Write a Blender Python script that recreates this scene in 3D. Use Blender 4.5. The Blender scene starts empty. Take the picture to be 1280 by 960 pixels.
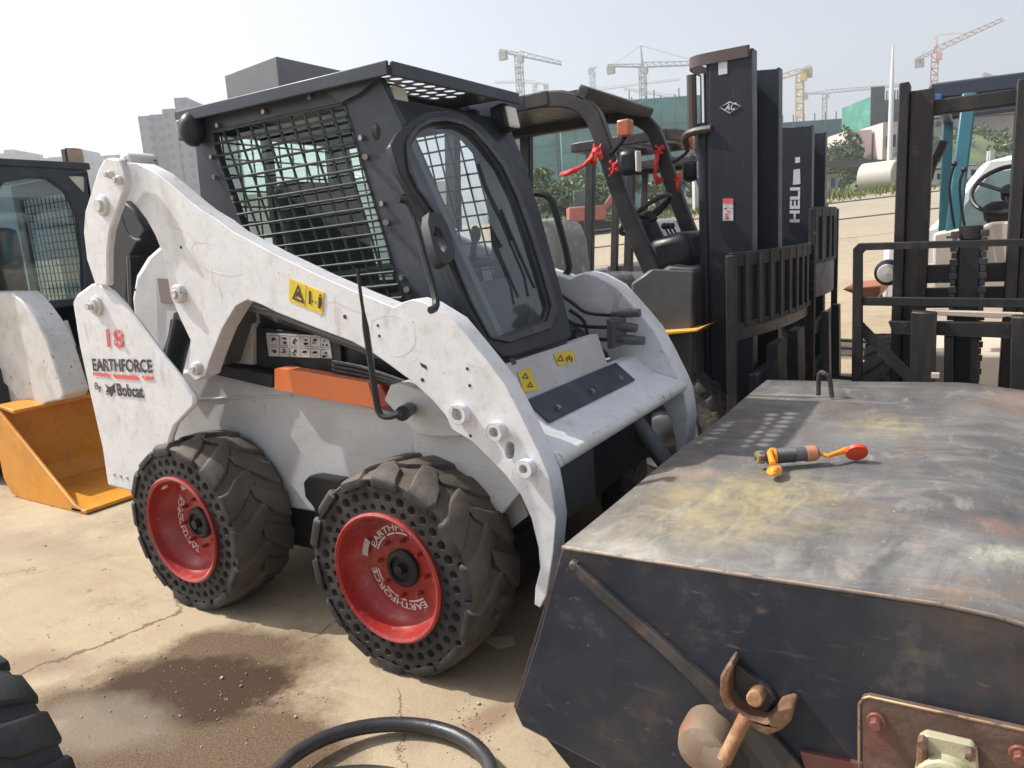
import bpy, bmesh, math, random
import numpy as np
from mathutils import Vector, Matrix
from mathutils.geometry import tessellate_polygon
random.seed(7)
PI = math.pi
scene = bpy.context.scene
COL = scene.collection

# ------------------------------------------------------------------ surveyed camera
FOC, CH = 920.0, 1.4
_up = np.array([-.0655, -.98, -.19]); _up /= np.linalg.norm(_up)
_fw = np.array([.850, .045, -.525]); _fw -= _up*(_fw@_up); _fw /= np.linalg.norm(_fw)
_lf = np.cross(_up, _fw)
RM = np.array([_fw, _lf, _up]); CP = np.array([0, 0, CH])
def ray(px, py): return RM@np.array([px-640, py-480, FOC])
def onx(px, py, X): r = ray(px, py); return Vector(CP+r*(X/r[0]))
def ony(px, py, Y): r = ray(px, py); return Vector(CP+r*(Y/r[1]))
def onz(px, py, Z): r = ray(px, py); return Vector(CP+r*((Z-CH)/r[2]))
def at(px, py, D): return Vector(CP+ray(px, py)*(D/FOC))
def XZ(Y, pts): return [(p.x, p.z) for p in (ony(a, b, Y) for a, b in pts)]
def XY(Z, pts): return [(p.x, p.y) for p in (onz(a, b, Z) for a, b in pts)]

# ------------------------------------------------------------------ materials
def nt(name):
    m = bpy.data.materials.new(name); m.use_nodes = True
    n = m.node_tree.nodes; l = m.node_tree.links
    for x in list(n): n.remove(x)
    out = n.new('ShaderNodeOutputMaterial')
    return m, n, l, out
def N(n, t, **k):
    x = n.new(t)
    for a, b in k.items():
        if a.startswith('i_'): x.inputs[a[2:].replace('_', ' ')].default_value = b
        else: setattr(x, a, b)
    return x
def math_(n, l, op, a, b=None, c=None):
    x = n.new('ShaderNodeMath'); x.operation = op
    for i, v in enumerate((a, b, c)):
        if v is None: continue
        if isinstance(v, (int, float)): x.inputs[i].default_value = v
        else: l.new(v, x.inputs[i])
    return x.outputs[0]
def ramp(n, l, fac, lo, hi):
    x = n.new('ShaderNodeMapRange'); x.clamp = True
    l.new(fac, x.inputs[0]); x.inputs[1].default_value = lo; x.inputs[2].default_value = hi
    return x.outputs[0]
def mixc(n, l, fac, a, b):
    x = n.new('ShaderNodeMix'); x.data_type = 'RGBA'
    if isinstance(fac, (int, float)): x.inputs[0].default_value = fac
    else: l.new(fac, x.inputs[0])
    for i, v in ((6, a), (7, b)):
        if isinstance(v, tuple): x.inputs[i].default_value = (*v[:3], 1)
        else: l.new(v, x.inputs[i])
    return x.outputs[2]
def noise(n, l, vec, scale, detail=4, rough=.6, dist=0):
    x = n.new('ShaderNodeTexNoise'); x.inputs['Scale'].default_value = scale
    x.inputs['Detail'].default_value = detail; x.inputs['Roughness'].default_value = rough
    x.inputs['Distortion'].default_value = dist
    l.new(vec, x.inputs['Vector']); return x.outputs['Fac']
def vec_scaled(n, l, s=(1, 1, 1)):
    g = n.new('ShaderNodeNewGeometry'); m = n.new('ShaderNodeMapping')
    m.inputs['Scale'].default_value = s; l.new(g.outputs['Position'], m.inputs['Vector'])
    return m.outputs['Vector']
MATS = {}
def mat(name, base, rough=.5, metal=0, layers=(), bump=(40, .05), stretch=(1, 1, 1), rvar=.15, coat=0, spec=.5, edge=None):
    """layers: (colour, scale, lo, hi, amount[, stretch]) noise masks painted over the base"""
    m, n, l, out = nt(name)
    v = vec_scaled(n, l, stretch)
    c = base
    fine = noise(n, l, v, 9, 5)
    c = mixc(n, l, ramp(n, l, fine, .25, .8), tuple(x*.9 for x in base), tuple(min(1, x*1.08) for x in base))
    for L in layers:
        col, sc, lo, hi, am = L[:5]
        vv = vec_scaled(n, l, L[5]) if len(L) > 5 else v
        f = ramp(n, l, noise(n, l, vv, sc, 6, .65), lo, hi)
        f = math_(n, l, 'MULTIPLY', f, am)
        c = mixc(n, l, f, c, col)
    if edge:
        bv = n.new('ShaderNodeBevel'); bv.samples = 4; bv.inputs['Radius'].default_value = edge[1]
        gg = n.new('ShaderNodeNewGeometry'); dp = n.new('ShaderNodeVectorMath'); dp.operation = 'DOT_PRODUCT'
        l.new(bv.outputs[0], dp.inputs[0]); l.new(gg.outputs['Normal'], dp.inputs[1])
        e = math_(n, l, 'SUBTRACT', 1.0, dp.outputs['Value'])
        e = math_(n, l, 'ADD', e, math_(n, l, 'MULTIPLY', math_(n, l, 'SUBTRACT', noise(n, l, v, 22, 6, .75), .5), .35))
        e = math_(n, l, 'ADD', e, math_(n, l, 'MULTIPLY', math_(n, l, 'SUBTRACT', noise(n, l, v, 3.5, 3, .6), .5), .5))
        c = mixc(n, l, math_(n, l, 'MULTIPLY', ramp(n, l, e, edge[2], edge[2]+.04), .92), c, edge[0])
    p = n.new('ShaderNodeBsdfPrincipled')
    l.new(c, p.inputs['Base Color'])
    r = ramp(n, l, noise(n, l, v, 14, 4), .3, .75)
    r = math_(n, l, 'MULTIPLY_ADD', r, rvar, rough-rvar/2)
    l.new(r, p.inputs['Roughness']); p.inputs['Metallic'].default_value = metal
    p.inputs['Specular IOR Level'].default_value = spec
    if coat: p.inputs['Coat Weight'].default_value = coat; p.inputs['Coat Roughness'].default_value = .15
    if bump:
        b = n.new('ShaderNodeBump'); b.inputs['Strength'].default_value = bump[1]; b.inputs['Distance'].default_value = .02
        l.new(noise(n, l, v, bump[0], 5), b.inputs['Height']); l.new(b.outputs[0], p.inputs['Normal'])
    l.new(p.outputs[0], out.inputs[0]); MATS[name] = m
    return m
CHIP = (.10, .06, .04)
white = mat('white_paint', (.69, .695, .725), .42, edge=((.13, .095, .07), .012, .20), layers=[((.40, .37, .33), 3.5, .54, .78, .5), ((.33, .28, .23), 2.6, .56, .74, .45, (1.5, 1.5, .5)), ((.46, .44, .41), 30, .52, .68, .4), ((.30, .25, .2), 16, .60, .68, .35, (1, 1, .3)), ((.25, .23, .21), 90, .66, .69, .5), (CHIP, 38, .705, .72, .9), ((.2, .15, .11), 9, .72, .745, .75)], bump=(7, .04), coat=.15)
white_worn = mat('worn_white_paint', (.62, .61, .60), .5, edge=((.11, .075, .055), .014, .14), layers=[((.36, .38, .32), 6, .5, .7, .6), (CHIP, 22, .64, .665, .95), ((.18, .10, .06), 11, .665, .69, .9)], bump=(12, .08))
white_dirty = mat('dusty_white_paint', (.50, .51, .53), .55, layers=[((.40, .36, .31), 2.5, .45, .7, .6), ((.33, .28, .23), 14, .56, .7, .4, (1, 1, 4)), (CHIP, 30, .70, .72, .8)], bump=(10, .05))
black = mat('black_paint', (.016, .018, .023), .42, spec=.35, layers=[((.055, .052, .05), 5, .5, .75, .5), ((.13, .11, .09), 26, .66, .72, .4)], bump=(30, .05))
cabgrey = mat('cab_charcoal_paint', (.034, .043, .060), .42, edge=((.17, .15, .14), .008, .24), spec=.4, layers=[((.080, .086, .10), 4, .46, .74, .6), ((.18, .15, .11), 40, .68, .72, .5), ((.11, .075, .055), 8, .62, .78, .3)], bump=(25, .05))
mesh_m = mat('mesh_green_black', (.024, .034, .034), .45, layers=[((.12, .15, .13), 12, .5, .75, .4)])
rubber = mat('tyre_rubber', (.035, .034, .033), .75, layers=[((.20, .155, .115), 4, .42, .62, .75), ((.26, .21, .15), 20, .55, .75, .45)], bump=(35, .35))
rubber_face = mat('tyre_sidewall_rubber', (.028, .028, .030), .6, layers=[((.13, .11, .09), 7, .5, .7, .5), ((.2, .17, .14), 40, .62, .72, .3)], bump=(60, .2))
hosem = mat('hose_rubber', (.03, .03, .035), .38, layers=[((.14, .13, .12), 8, .5, .8, .5)], bump=(90, .1))
red = mat('red_rim_paint', (.35, .020, .016), .38, layers=[((.17, .035, .028), 6, .45, .7, .7), ((.30, .19, .15), 9, .54, .72, .45), ((.33, .24, .2), 34, .58, .7, .4), ((.05, .035, .03), 4, .6, .75, .5), (CHIP, 50, .68, .71, .7)], bump=(14, .05), coat=.3)
orange = mat('orange_plastic', (.80, .19, .05), .4, edge=((.30, .16, .12), .012, .22), layers=[((.50, .17, .09), 9, .45, .75, .5), ((.3, .12, .06), 40, .66, .70, .6), ((.22, .14, .1), 5, .6, .72, .5, (.4, 1, 1))], bump=(20, .03), coat=.2)
yellow = mat('bucket_yellow_paint', (.68, .28, .02), .45, edge=((.16, .12, .09), .012, .20), layers=[((.42, .16, .03), 4, .45, .72, .7), (CHIP, 30, .66, .69, .8), ((.30, .22, .14), 14, .56, .7, .5, (1, 1, .4)), ((.22, .13, .06), 7, .62, .74, .5)], bump=(10, .06), coat=.1)
steel = mat('bare_steel', (.32, .31, .30), .35, .8, layers=[((.18, .10, .06), 20, .55, .7, .6)], bump=(40, .1))
chrome = mat('chromed_rod', (.7, .7, .72), .15, 1, bump=None)
rust = mat('rusty_steel', (.17, .085, .05), .7, .2, layers=[((.33, .26, .20), 9, .48, .7, .7), ((.05, .035, .032), 14, .48, .64, .8)], bump=(30, .4))
galv = mat('dull_grey_metal', (.12, .13, .145), .5, .3, layers=[((.10, .09, .085), 6, .5, .75, .6)])
stickery = mat('warning_yellow', (.70, .50, .03), .4, layers=[((.55, .40, .1), 20, .55, .75, .5)], bump=None)
stickerw = mat('sticker_white', (.56, .56, .58), .45, layers=[((.35, .34, .33), 25, .58, .72, .4)], bump=None)
ink = mat('black_ink', (.025, .025, .028), .5, bump=None)
inkw = mat('worn_black_ink', (.03, .03, .035), .5, layers=[((.50, .50, .54), 45, .62, .64, .95)], bump=None)
redink = mat('red_ink', (.72, .10, .10), .5, layers=[((.7, .5, .5), 70, .60, .65, .8)], bump=None)
whiteink = mat('white_ink', (.74, .66, .64), .5, layers=[((.5, .1, .08), 45, .62, .66, .9)], bump=None)
lens = mat('headlamp_lens', (.62, .60, .55), .12, 0, bump=(60, .1), coat=.6)
amber = mat('amber_lens', (.42, .11, .04), .25, bump=(60, .1), coat=.5)
ribbon = mat('red_ribbon', (.80, .05, .04), .6, bump=None)
plasticwrap = mat('clear_plastic_wrap', (.42, .38, .34), .22, layers=[((.75, .72, .68), 14, .55, .66, .8), ((.22, .18, .16), 9, .5, .7, .6)], bump=(22, .6), coat=.4)
wrapwhite = mat('white_plastic_wrap', (.72, .72, .68), .25, layers=[((.5, .5, .47), 18, .5, .7, .7)], bump=(30, .6), coat=.4)
brown = mat('worn_brown_guard', (.085, .060, .055), .5, layers=[((.06, .05, .05), 9, .5, .75, .7)], bump=(30, .1))
fgrey = mat('forklift_grey_paint', (.085, .087, .085), .5, layers=[((.045, .04, .036), 5, .5, .75, .6)], bump=(20, .05))
guard_m = mat('guard_black_paint', (.024, .024, .028), .45, edge=((.16, .13, .11), .010, .24), spec=.4, layers=[((.085, .068, .06), 5, .48, .75, .6)], bump=(25, .08))
mastm = mat('mast_blue_black_paint', (.017, .021, .032), .42, edge=((.17, .13, .11), .010, .24), spec=.35, layers=[((.04, .038, .04), 3, .5, .75, .5, (3, 3, .4)), ((.14, .10, .08), 18, .64, .72, .5, (1, 1, .3))], bump=(25, .05))
guardrust = mat('backrest_dark_rusty', (.022, .022, .024), .6, edge=((.20, .15, .11), .008, .20), spec=.3, layers=[((.085, .066, .05), 6, .5, .7, .45, (2, 2, .5)), ((.26, .2, .15), 25, .64, .72, .5)], bump=(25, .15))
mastbrown = mat('old_mast_brown_black', (.026, .024, .025), .5, spec=.35, layers=[((.085, .062, .048), 5, .48, .7, .6, (3, 3, .4)), ((.20, .20, .19), 14, .62, .75, .3)], bump=(25, .1))
teal = mat('teal_paint', (.03, .13, .17), .4, layers=[((.14, .2, .2), 9, .55, .75, .5)], bump=(25, .05))
cream = mat('cream_paint', (.62, .53, .44), .45, layers=[((.4, .33, .27), 5, .5, .75, .4)], bump=(15, .04))
concrete_w = mat('pale_render', (.52, .52, .50), .8, layers=[((.38, .37, .36), .8, .45, .7, .5)], bump=(3, .1))

def glass(name, tint, gloss=.12, dust_reflect=.2, dcol=(.22, .26, .27)):
    m, n, l, out = nt(name)
    t = N(n, 'ShaderNodeBsdfTransparent'); t.inputs[0].default_value = (*tint, 1)
    g = N(n, 'ShaderNodeBsdfGlossy'); g.inputs['Roughness'].default_value = .04; g.inputs[0].default_value = (.9, .95, .95, 1)
    d = N(n, 'ShaderNodeBsdfDiffuse'); d.inputs[0].default_value = (*dcol, 1)
    v = vec_scaled(n, l)
    dust = math_(n, l, 'MULTIPLY', ramp(n, l, noise(n, l, v, 4, 5), .3, .8), dust_reflect)
    f = N(n, 'ShaderNodeFresnel'); f.inputs[0].default_value = 1.45
    mx = N(n, 'ShaderNodeMixShader'); l.new(dust, mx.inputs[0]); l.new(t.outputs[0], mx.inputs[1]); l.new(d.outputs[0], mx.inputs[2])
    m2 = N(n, 'ShaderNodeMixShader'); l.new(math_(n, l, 'MULTIPLY_ADD', f.outputs[0], 1.0, gloss*.3), m2.inputs[0]); l.new(mx.outputs[0], m2.inputs[1]); l.new(g.outputs[0], m2.inputs[2])
    ge = N(n, 'ShaderNodeNewGeometry'); clr = N(n, 'ShaderNodeBsdfTransparent'); m3_ = N(n, 'ShaderNodeMixShader'); l.new(ge.outputs['Backfacing'], m3_.inputs[0]); l.new(m2.outputs[0], m3_.inputs[1]); l.new(clr.outputs[0], m3_.inputs[2])
    l.new(m3_.outputs[0], out.inputs[0]); return m
glass_cab = glass('cab_window_glass', (.84, .91, .92), .1, .17, (.40, .44, .48))  # milky diffuse layer puts the sky's reflection into the door glass colour
glass_side = glass('side_window_glass', (.66, .86, .78), .05, .06)
glass_dark = glass('tinted_glass', (.22, .33, .35), .3)

# --- ground material (world coordinates)
def seg_mask(n, l, X, Y, p, q, w, wob):
    dx, dy = q[0]-p[0], q[1]-p[1]; L = math.hypot(dx, dy); dx /= L; dy /= L
    a = math_(n, l, 'SUBTRACT', X, p[0]); b = math_(n, l, 'SUBTRACT', Y, p[1])
    t = math_(n, l, 'ADD', math_(n, l, 'MULTIPLY', a, dx), math_(n, l, 'MULTIPLY', b, dy))
    d = math_(n, l, 'ABSOLUTE', math_(n, l, 'ADD', math_(n, l, 'SUBTRACT', math_(n, l, 'MULTIPLY', b, dx), math_(n, l, 'MULTIPLY', a, dy)), wob))
    m = math_(n, l, 'LESS_THAN', d, w)
    m = math_(n, l, 'MULTIPLY', m, math_(n, l, 'GREATER_THAN', t, 0)); return math_(n, l, 'MULTIPLY', m, math_(n, l, 'LESS_THAN', t, L))
def ell_mask(n, l, X, Y, c, rx, ry, rot, wob, soft):
    a = math_(n, l, 'SUBTRACT', X, c[0]); b = math_(n, l, 'SUBTRACT', Y, c[1])
    cs, sn = math.cos(rot), math.sin(rot)
    u = math_(n, l, 'DIVIDE', math_(n, l, 'ADD', math_(n, l, 'MULTIPLY', a, cs), math_(n, l, 'MULTIPLY', b, sn)), rx)
    v = math_(n, l, 'DIVIDE', math_(n, l, 'SUBTRACT', math_(n, l, 'MULTIPLY', b, cs), math_(n, l, 'MULTIPLY', a, sn)), ry)
    d = math_(n, l, 'SQRT', math_(n, l, 'ADD', math_(n, l, 'MULTIPLY', u, u), math_(n, l, 'MULTIPLY', v, v)))
    d = math_(n, l, 'ADD', d, wob)
    return ramp(n, l, d, 1.0+soft, 1.0-soft)
def G(px, py): p = onz(px, py, 0); return (p.x, p.y)
def ground_mat():
    m, n, l, out = nt('concrete_yard')
    g = N(n, 'ShaderNodeNewGeometry'); P = g.outputs['Position']
    sx = N(n, 'ShaderNodeSeparateXYZ'); l.new(P, sx.inputs[0]); X, Y = sx.outputs[0], sx.outputs[1]
    big = noise(n, l, P, .7, 5); mid = noise(n, l, P, 4, 6, .65); fine = noise(n, l, P, 60, 4, .7); vf = noise(n, l, P, 240, 3, .7)
    c = mixc(n, l, ramp(n, l, big, .3, .7), (.36, .285, .190), (.455, .372, .258))
    c = mixc(n, l, math_(n, l, 'MULTIPLY', ramp(n, l, mid, .50, .72), .6), c, (.30, .225, .15))
    c = mixc(n, l, math_(n, l, 'MULTIPLY', ramp(n, l, noise(n, l, P, 2.1, 6, .7), .50, .70), .6), c, (.27, .19, .135))
    c = mixc(n, l, math_(n, l, 'MULTIPLY', ramp(n, l, fine, .55, .75), .35), c, (.28, .22, .16))
    c = mixc(n, l, math_(n, l, 'MULTIPLY', ramp(n, l, vf, .58, .70), .45), c, (.60, .52, .40))
    c = mixc(n, l, math_(n, l, 'MULTIPLY', ramp(n, l, noise(n, l, P, 170, 2, .6), .60, .68), .55), c, (.17, .135, .10))
    c = mixc(n, l, math_(n, l, 'MULTIPLY', ramp(n, l, noise(n, l, P, 12, 3, .5), .69, .72), .5), c, (.13, .09, .06))
    c = mixc(n, l, math_(n, l, 'MULTIPLY', ramp(n, l, noise(n, l, P, 1.4, 8, .78), .54, .66), .5), c, (.20, .14, .105))
    vo = N(n, 'ShaderNodeTexVoronoi', feature='DISTANCE_TO_EDGE'); vo.inputs['Scale'].default_value = .9
    dv = N(n, 'ShaderNodeVectorMath', operation='ADD'); nn = N(n, 'ShaderNodeTexNoise'); nn.inputs['Scale'].default_value = 2.5; nn.inputs['Detail'].default_value = 6; l.new(P, nn.inputs['Vector']); sc_ = N(n, 'ShaderNodeVectorMath', operation='SCALE'); sc_.inputs['Scale'].default_value = .8; l.new(nn.outputs['Color'], sc_.inputs[0]); l.new(P, dv.inputs[0]); l.new(sc_.outputs[0], dv.inputs[1]); l.new(dv.outputs[0], vo.inputs['Vector'])
    hc = math_(n, l, 'MULTIPLY', math_(n, l, 'LESS_THAN', vo.outputs['Distance'], .004), ramp(n, l, noise(n, l, P, .8, 3), .45, .6))
    c = mixc(n, l, math_(n, l, 'MULTIPLY', hc, .6), c, (.15, .11, .08))
    tv = N(n, 'ShaderNodeMapping'); tv.inputs['Scale'].default_value = (.5, 7, 1); tv.inputs['Rotation'].default_value = (0, 0, .12); l.new(P, tv.inputs['Vector'])
    c = mixc(n, l, math_(n, l, 'MULTIPLY', ramp(n, l, noise(n, l, tv.outputs[0], 1.1, 5, .7), .55, .75), .4), c, (.25, .19, .13))
    # dark specks
    c = mixc(n, l, math_(n, l, 'MULTIPLY', ramp(n, l, noise(n, l, P, 95, 2, .5), .71, .735), .8), c, (.11, .085, .065))
    wob = math_(n, l, 'MULTIPLY', math_(n, l, 'SUBTRACT', noise(n, l, P, 3.2, 5, .7), .5), 1.5)
    # oil / damp stains
    damp = None
    for c0, rx, ry, rot, s in ((G(245, 850), .42, .24, .5, .25), (G(290, 815), .30, .16, .4, .25), (G(210, 905), .46, .26, .4, .3), (G(330, 925), .30, .16, .1, .25), (G(150, 935), .34, .22, 0, .4), (G(110, 880), .22, .12, .4, .35), (G(255, 935), .30, .18, .2, .3)):
        e = ell_mask(n, l, X, Y, c0, rx, ry, rot, wob, s)
        damp = e if damp is None else math_(n, l, 'MAXIMUM', damp, e)
    wet = ell_mask(n, l, X, Y, G(245, 862), .33, .19, .4, wob, .12)
    pale = ell_mask(n, l, X, Y, G(130, 905), .24, .13, .3, wob, .3)  # glare off the damp ground, painted in as a lighter patch
    grit = ramp(n, l, noise(n, l, P, 130, 3, .8), .35, .65)
    dc = mixc(n, l, grit, (.05, .032, .019), (.165, .11, .066))
    c = mixc(n, l, math_(n, l, 'MULTIPLY', damp, .92), c, dc)
    c = mixc(n, l, math_(n, l, 'MULTIPLY', wet, .92), c, (.045, .023, .012))
    c = mixc(n, l, math_(n, l, 'MULTIPLY', pale, .5), c, (.27, .23, .18))
    st2 = ell_mask(n, l, X, Y, G(55, 830), .22, .08, .4, wob, .4)
    c = mixc(n, l, math_(n, l, 'MULTIPLY', st2, .6), c, (.21, .14, .10))
    st3 = ell_mask(n, l, X, Y, G(20, 680), .5, .12, .2, wob, .5)
    c = mixc(n, l, math_(n, l, 'MULTIPLY', st3, .5), c, (.28, .20, .15))
    st4 = ell_mask(n, l, X, Y, G(610, 900), .10, .05, 1.2, wob, .4)
    c = mixc(n, l, math_(n, l, 'MULTIPLY', st4, .7), c, (.22, .13, .09))
    # cracks
    w1 = math_(n, l, 'MULTIPLY', math_(n, l, 'SUBTRACT', noise(n, l, P, 5, 5, .75), .5), .16)
    ck = None
    for a, b, w in ((G(70, 828), G(228, 764), .009), (G(345, 830), G(430, 770), .005), (G(500, 860), G(512, 960), .003), (G(-200, 930), G(80, 822), .008), ((-6, 3.6), (-2.7, 1.6), .004), ((-1.5, 6.0), (3, 9.5), .02), ((-4, 8.2), (2, 8.0), .02), ((-9, 14), (6, 13.6), .03)):
        s = seg_mask(n, l, X, Y, a, b, w, w1); ck = s if ck is None else math_(n, l, 'MAXIMUM', ck, s)
    c = mixc(n, l, math_(n, l, 'MULTIPLY', ck, .8), c, (.13, .095, .065))
    far = ramp(n, l, Y, 12, 30)
    c = mixc(n, l, math_(n, l, 'MULTIPLY', far, .7), c, mixc(n, l, ramp(n, l, noise(n, l, P, .35, 5), .4, .65), (.38, .33, .26), (.32, .28, .22)))
    p = N(n, 'ShaderNodeBsdfPrincipled'); l.new(c, p.inputs['Base Color'])
    r = math_(n, l, 'SUBTRACT', .85, math_(n, l, 'MULTIPLY', wet, .12)); l.new(r, p.inputs['Roughness']); p.inputs['Specular IOR Level'].default_value = .2
    b = N(n, 'ShaderNodeBump'); b.inputs['Strength'].default_value = .45; b.inputs['Distance'].default_value = .012
    h = math_(n, l, 'ADD', mid, math_(n, l, 'MULTIPLY', fine, .4)); h = math_(n, l, 'SUBTRACT', h, math_(n, l, 'MULTIPLY', ck, 1.2))
    h = math_(n, l, 'ADD', h, math_(n, l, 'MULTIPLY', vf, .2))
    l.new(h, b.inputs['Height']); l.new(b.outputs[0], p.inputs['Normal']); l.new(p.outputs[0], out.inputs[0])
    return m

def boxtop_mat():
    m, n, l, out = nt('stained_steel_sheet')
    v = vec_scaled(n, l); vs = vec_scaled(n, l, (1, .45, 1)); vr = vec_scaled(n, l, (.5, 1.4, 1))
    c = mixc(n, l, ramp(n, l, noise(n, l, vs, 3.2, 6, .7, .6), .3, .7), (.055, .056, .064), (.19, .18, .168))
    g = N(n, 'ShaderNodeNewGeometry'); sx = N(n, 'ShaderNodeSeparateXYZ'); l.new(g.outputs['Position'], sx.inputs[0])
    X, Y = sx.outputs[0], sx.outputs[1]
    wob = math_(n, l, 'MULTIPLY', math_(n, l, 'SUBTRACT', noise(n, l, v, 5, 8, .8), .5), 2.6)
    brk = math_(n, l, 'MULTIPLY_ADD', ramp(n, l, noise(n, l, vs, 13, 7, .75, .8), .40, .62), .8, .2)
    def spot(px, py, rx, ry, rot, soft, col, am):
        nonlocal c
        q = onz(px, py, .71)
        e = ell_mask(n, l, X, Y, (q.x, q.y), rx, ry, rot, wob, soft)
        e = math_(n, l, 'MULTIPLY', e, brk)
        c = mixc(n, l, math_(n, l, 'MULTIPLY', e, am*.78), c, col)
    c = mixc(n, l, math_(n, l, 'MULTIPLY', ramp(n, l, noise(n, l, vr, 5, 6, .7, 1.2), .5, .68), .5), c, (.29, .28, .25))
    c = mixc(n, l, math_(n, l, 'MULTIPLY', ramp(n, l, noise(n, l, vs, 14, 6, .7, .5), .56, .70), .5), c, (.37, .35, .29))
    c = mixc(n, l, math_(n, l, 'MULTIPLY', ramp(n, l, noise(n, l, v, 8, 5, .7, .5), .58, .72), .55), c, (.045, .048, .058))
    c = mixc(n, l, math_(n, l, 'MULTIPLY', ramp(n, l, noise(n, l, v, 3, 7, .75, .8), .50, .66), .55), c, (.17, .115, .075))
    c = mixc(n, l, math_(n, l, 'MULTIPLY', ramp(n, l, noise(n, l, vr, 16, 6, .75, .8), .58, .64), .45), c, (.22, .11, .06))
    spot(930, 625, .20, .17, .4, .7, (.47, .37, .16), .75)
    spot(880, 660, .18, .10, .2, .6, (.44, .36, .20), .5)
    spot(985, 610, .12, .12, .2, .6, (.45, .37, .18), .55)
    spot(1105, 535, .10, .15, 0, .5, (.50, .42, .20), .6)
    spot(830, 590, .16, .06, .3, .6, (.36, .24, .19), .5)
    spot(750, 670, .2, .1, .1, .6, (.46, .43, .36), .5)
    spot(1240, 660, .05, .04, .2, .6, (.40, .18, .11), .4)
    spot(1190, 745, .05, .02, .1, .7, (.42, .20, .13), .45)
    spot(1150, 690, .03, .03, .5, .6, (.40, .20, .13), .4)
    spot(1270, 500, .06, .25, 0, .6, (.42, .24, .18), .4)
    spot(1270, 700, .07, .05, .5, .4, (.70, .67, .50), .7)
    spot(1160, 700, .14, .10, .2, .7, (.40, .40, .37), .6)
    spot(1080, 548, .10, .12, .1, .25, (.16, .17, .19), .7)
    spot(1180, 545, .06, .12, .1, .25, (.17, .17, .19), .6)
    spot(1050, 595, .12, .05, .1, .3, (.19, .20, .22), .5)
    c = mixc(n, l, math_(n, l, 'MULTIPLY', ramp(n, l, noise(n, l, v, 48, 4, .7), .66, .70), .6), c, (.07, .06, .06))
    c = mixc(n, l, math_(n, l, 'MULTIPLY', ramp(n, l, noise(n, l, v, 55, 4, .7), .68, .71), .6), c, (.62, .58, .45))
    wv = N(n, 'ShaderNodeTexNoise'); wv.inputs['Scale'].default_value = 1; wv.inputs['Detail'].default_value = 3
    sc = noise(n, l, vec_scaled(n, l, (16, 260, 1)), 1, 3, .6, .4)
    c = mixc(n, l, math_(n, l, 'MULTIPLY', ramp(n, l, sc, .60, .72), .20), c, (.36, .35, .32))
    sc = noise(n, l, vec_scaled(n, l, (200, 12, 1)), 1, 3, .6, .4)
    c = mixc(n, l, math_(n, l, 'MULTIPLY', ramp(n, l, sc, .60, .72), .15), c, (.36, .35, .32))
    p = N(n, 'ShaderNodeBsdfPrincipled'); l.new(c, p.inputs['Base Color']); p.inputs['Metallic'].default_value = .1
    l.new(math_(n, l, 'MULTIPLY_ADD', noise(n, l, v, 9, 5), .35, .40), p.inputs['Roughness'])
    b = N(n, 'ShaderNodeBump'); b.inputs['Strength'].default_value = .18; b.inputs['Distance'].default_value = .02
    l.new(noise(n, l, v, 5, 5), b.inputs['Height']); l.new(b.outputs[0], p.inputs['Normal']); l.new(p.outputs[0], out.inputs[0])
    return m
sheet_top = boxtop_mat()
sheet_side = mat('dark_sheet_steel', (.022, .028, .043), .62, .1, spec=.3, edge=((.22, .14, .09), .012, .16), layers=[((.065, .065, .07), 2.2, .42, .75, .8), ((.16, .13, .11), 9, .58, .74, .5), ((.45, .42, .37), 60, .70, .73, .7), ((.13, .085, .06), 3, .52, .72, .65), ((.012, .015, .024), 4, .45, .7, .7), ((.22, .16, .11), 28, .62, .70, .45, (.5, 1, 1.6)), ((.12, .115, .11), 1, .62, .72, .28, (5, 1, 30))], bump=(8, .10))
brace_m = mat('rusty_brace_steel', (.042, .040, .044), .6, .2, layers=[((.13, .105, .09), 6, .48, .7, .7), ((.15, .08, .055), 12, .55, .7, .6)], bump=(25, .2))
rustplate = mat('rusty_bolted_plate', (.105, .062, .052), .62, .2, layers=[((.18, .13, .10), 10, .48, .7, .8), ((.2, .07, .05), 7, .55, .7, .7), ((.6, .55, .42), 75, .71, .73, .9)], bump=(25, .25))

def simple(name, base, rough=.8, layers=(), bump=(2, .1)): return mat(name, base, rough, 0, layers, bump)
def facade(name, base, win, sx=(3.2, 3.0), frac=(.5, .5)):
    m, n, l, out = nt(name)
    t = N(n, 'ShaderNodeTexCoord'); s = N(n, 'ShaderNodeSeparateXYZ'); l.new(t.outputs['Object'], s.inputs[0])
    u = math_(n, l, 'FRACT', math_(n, l, 'DIVIDE', math_(n, l, 'ADD', s.outputs[0], s.outputs[1]), sx[0]))
    w = math_(n, l, 'FRACT', math_(n, l, 'DIVIDE', s.outputs[2], sx[1]))
    a = math_(n, l, 'MULTIPLY', math_(n, l, 'LESS_THAN', u, frac[0]), math_(n, l, 'LESS_THAN', w, frac[1]))
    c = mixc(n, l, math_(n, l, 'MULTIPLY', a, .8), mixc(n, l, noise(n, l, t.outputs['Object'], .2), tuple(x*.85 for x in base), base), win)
    p = N(n, 'ShaderNodeBsdfPrincipled'); l.new(c, p.inputs['Base Color']); p.inputs['Roughness'].default_value = .7
    l.new(p.outputs[0], out.inputs[0]); return m

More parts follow.
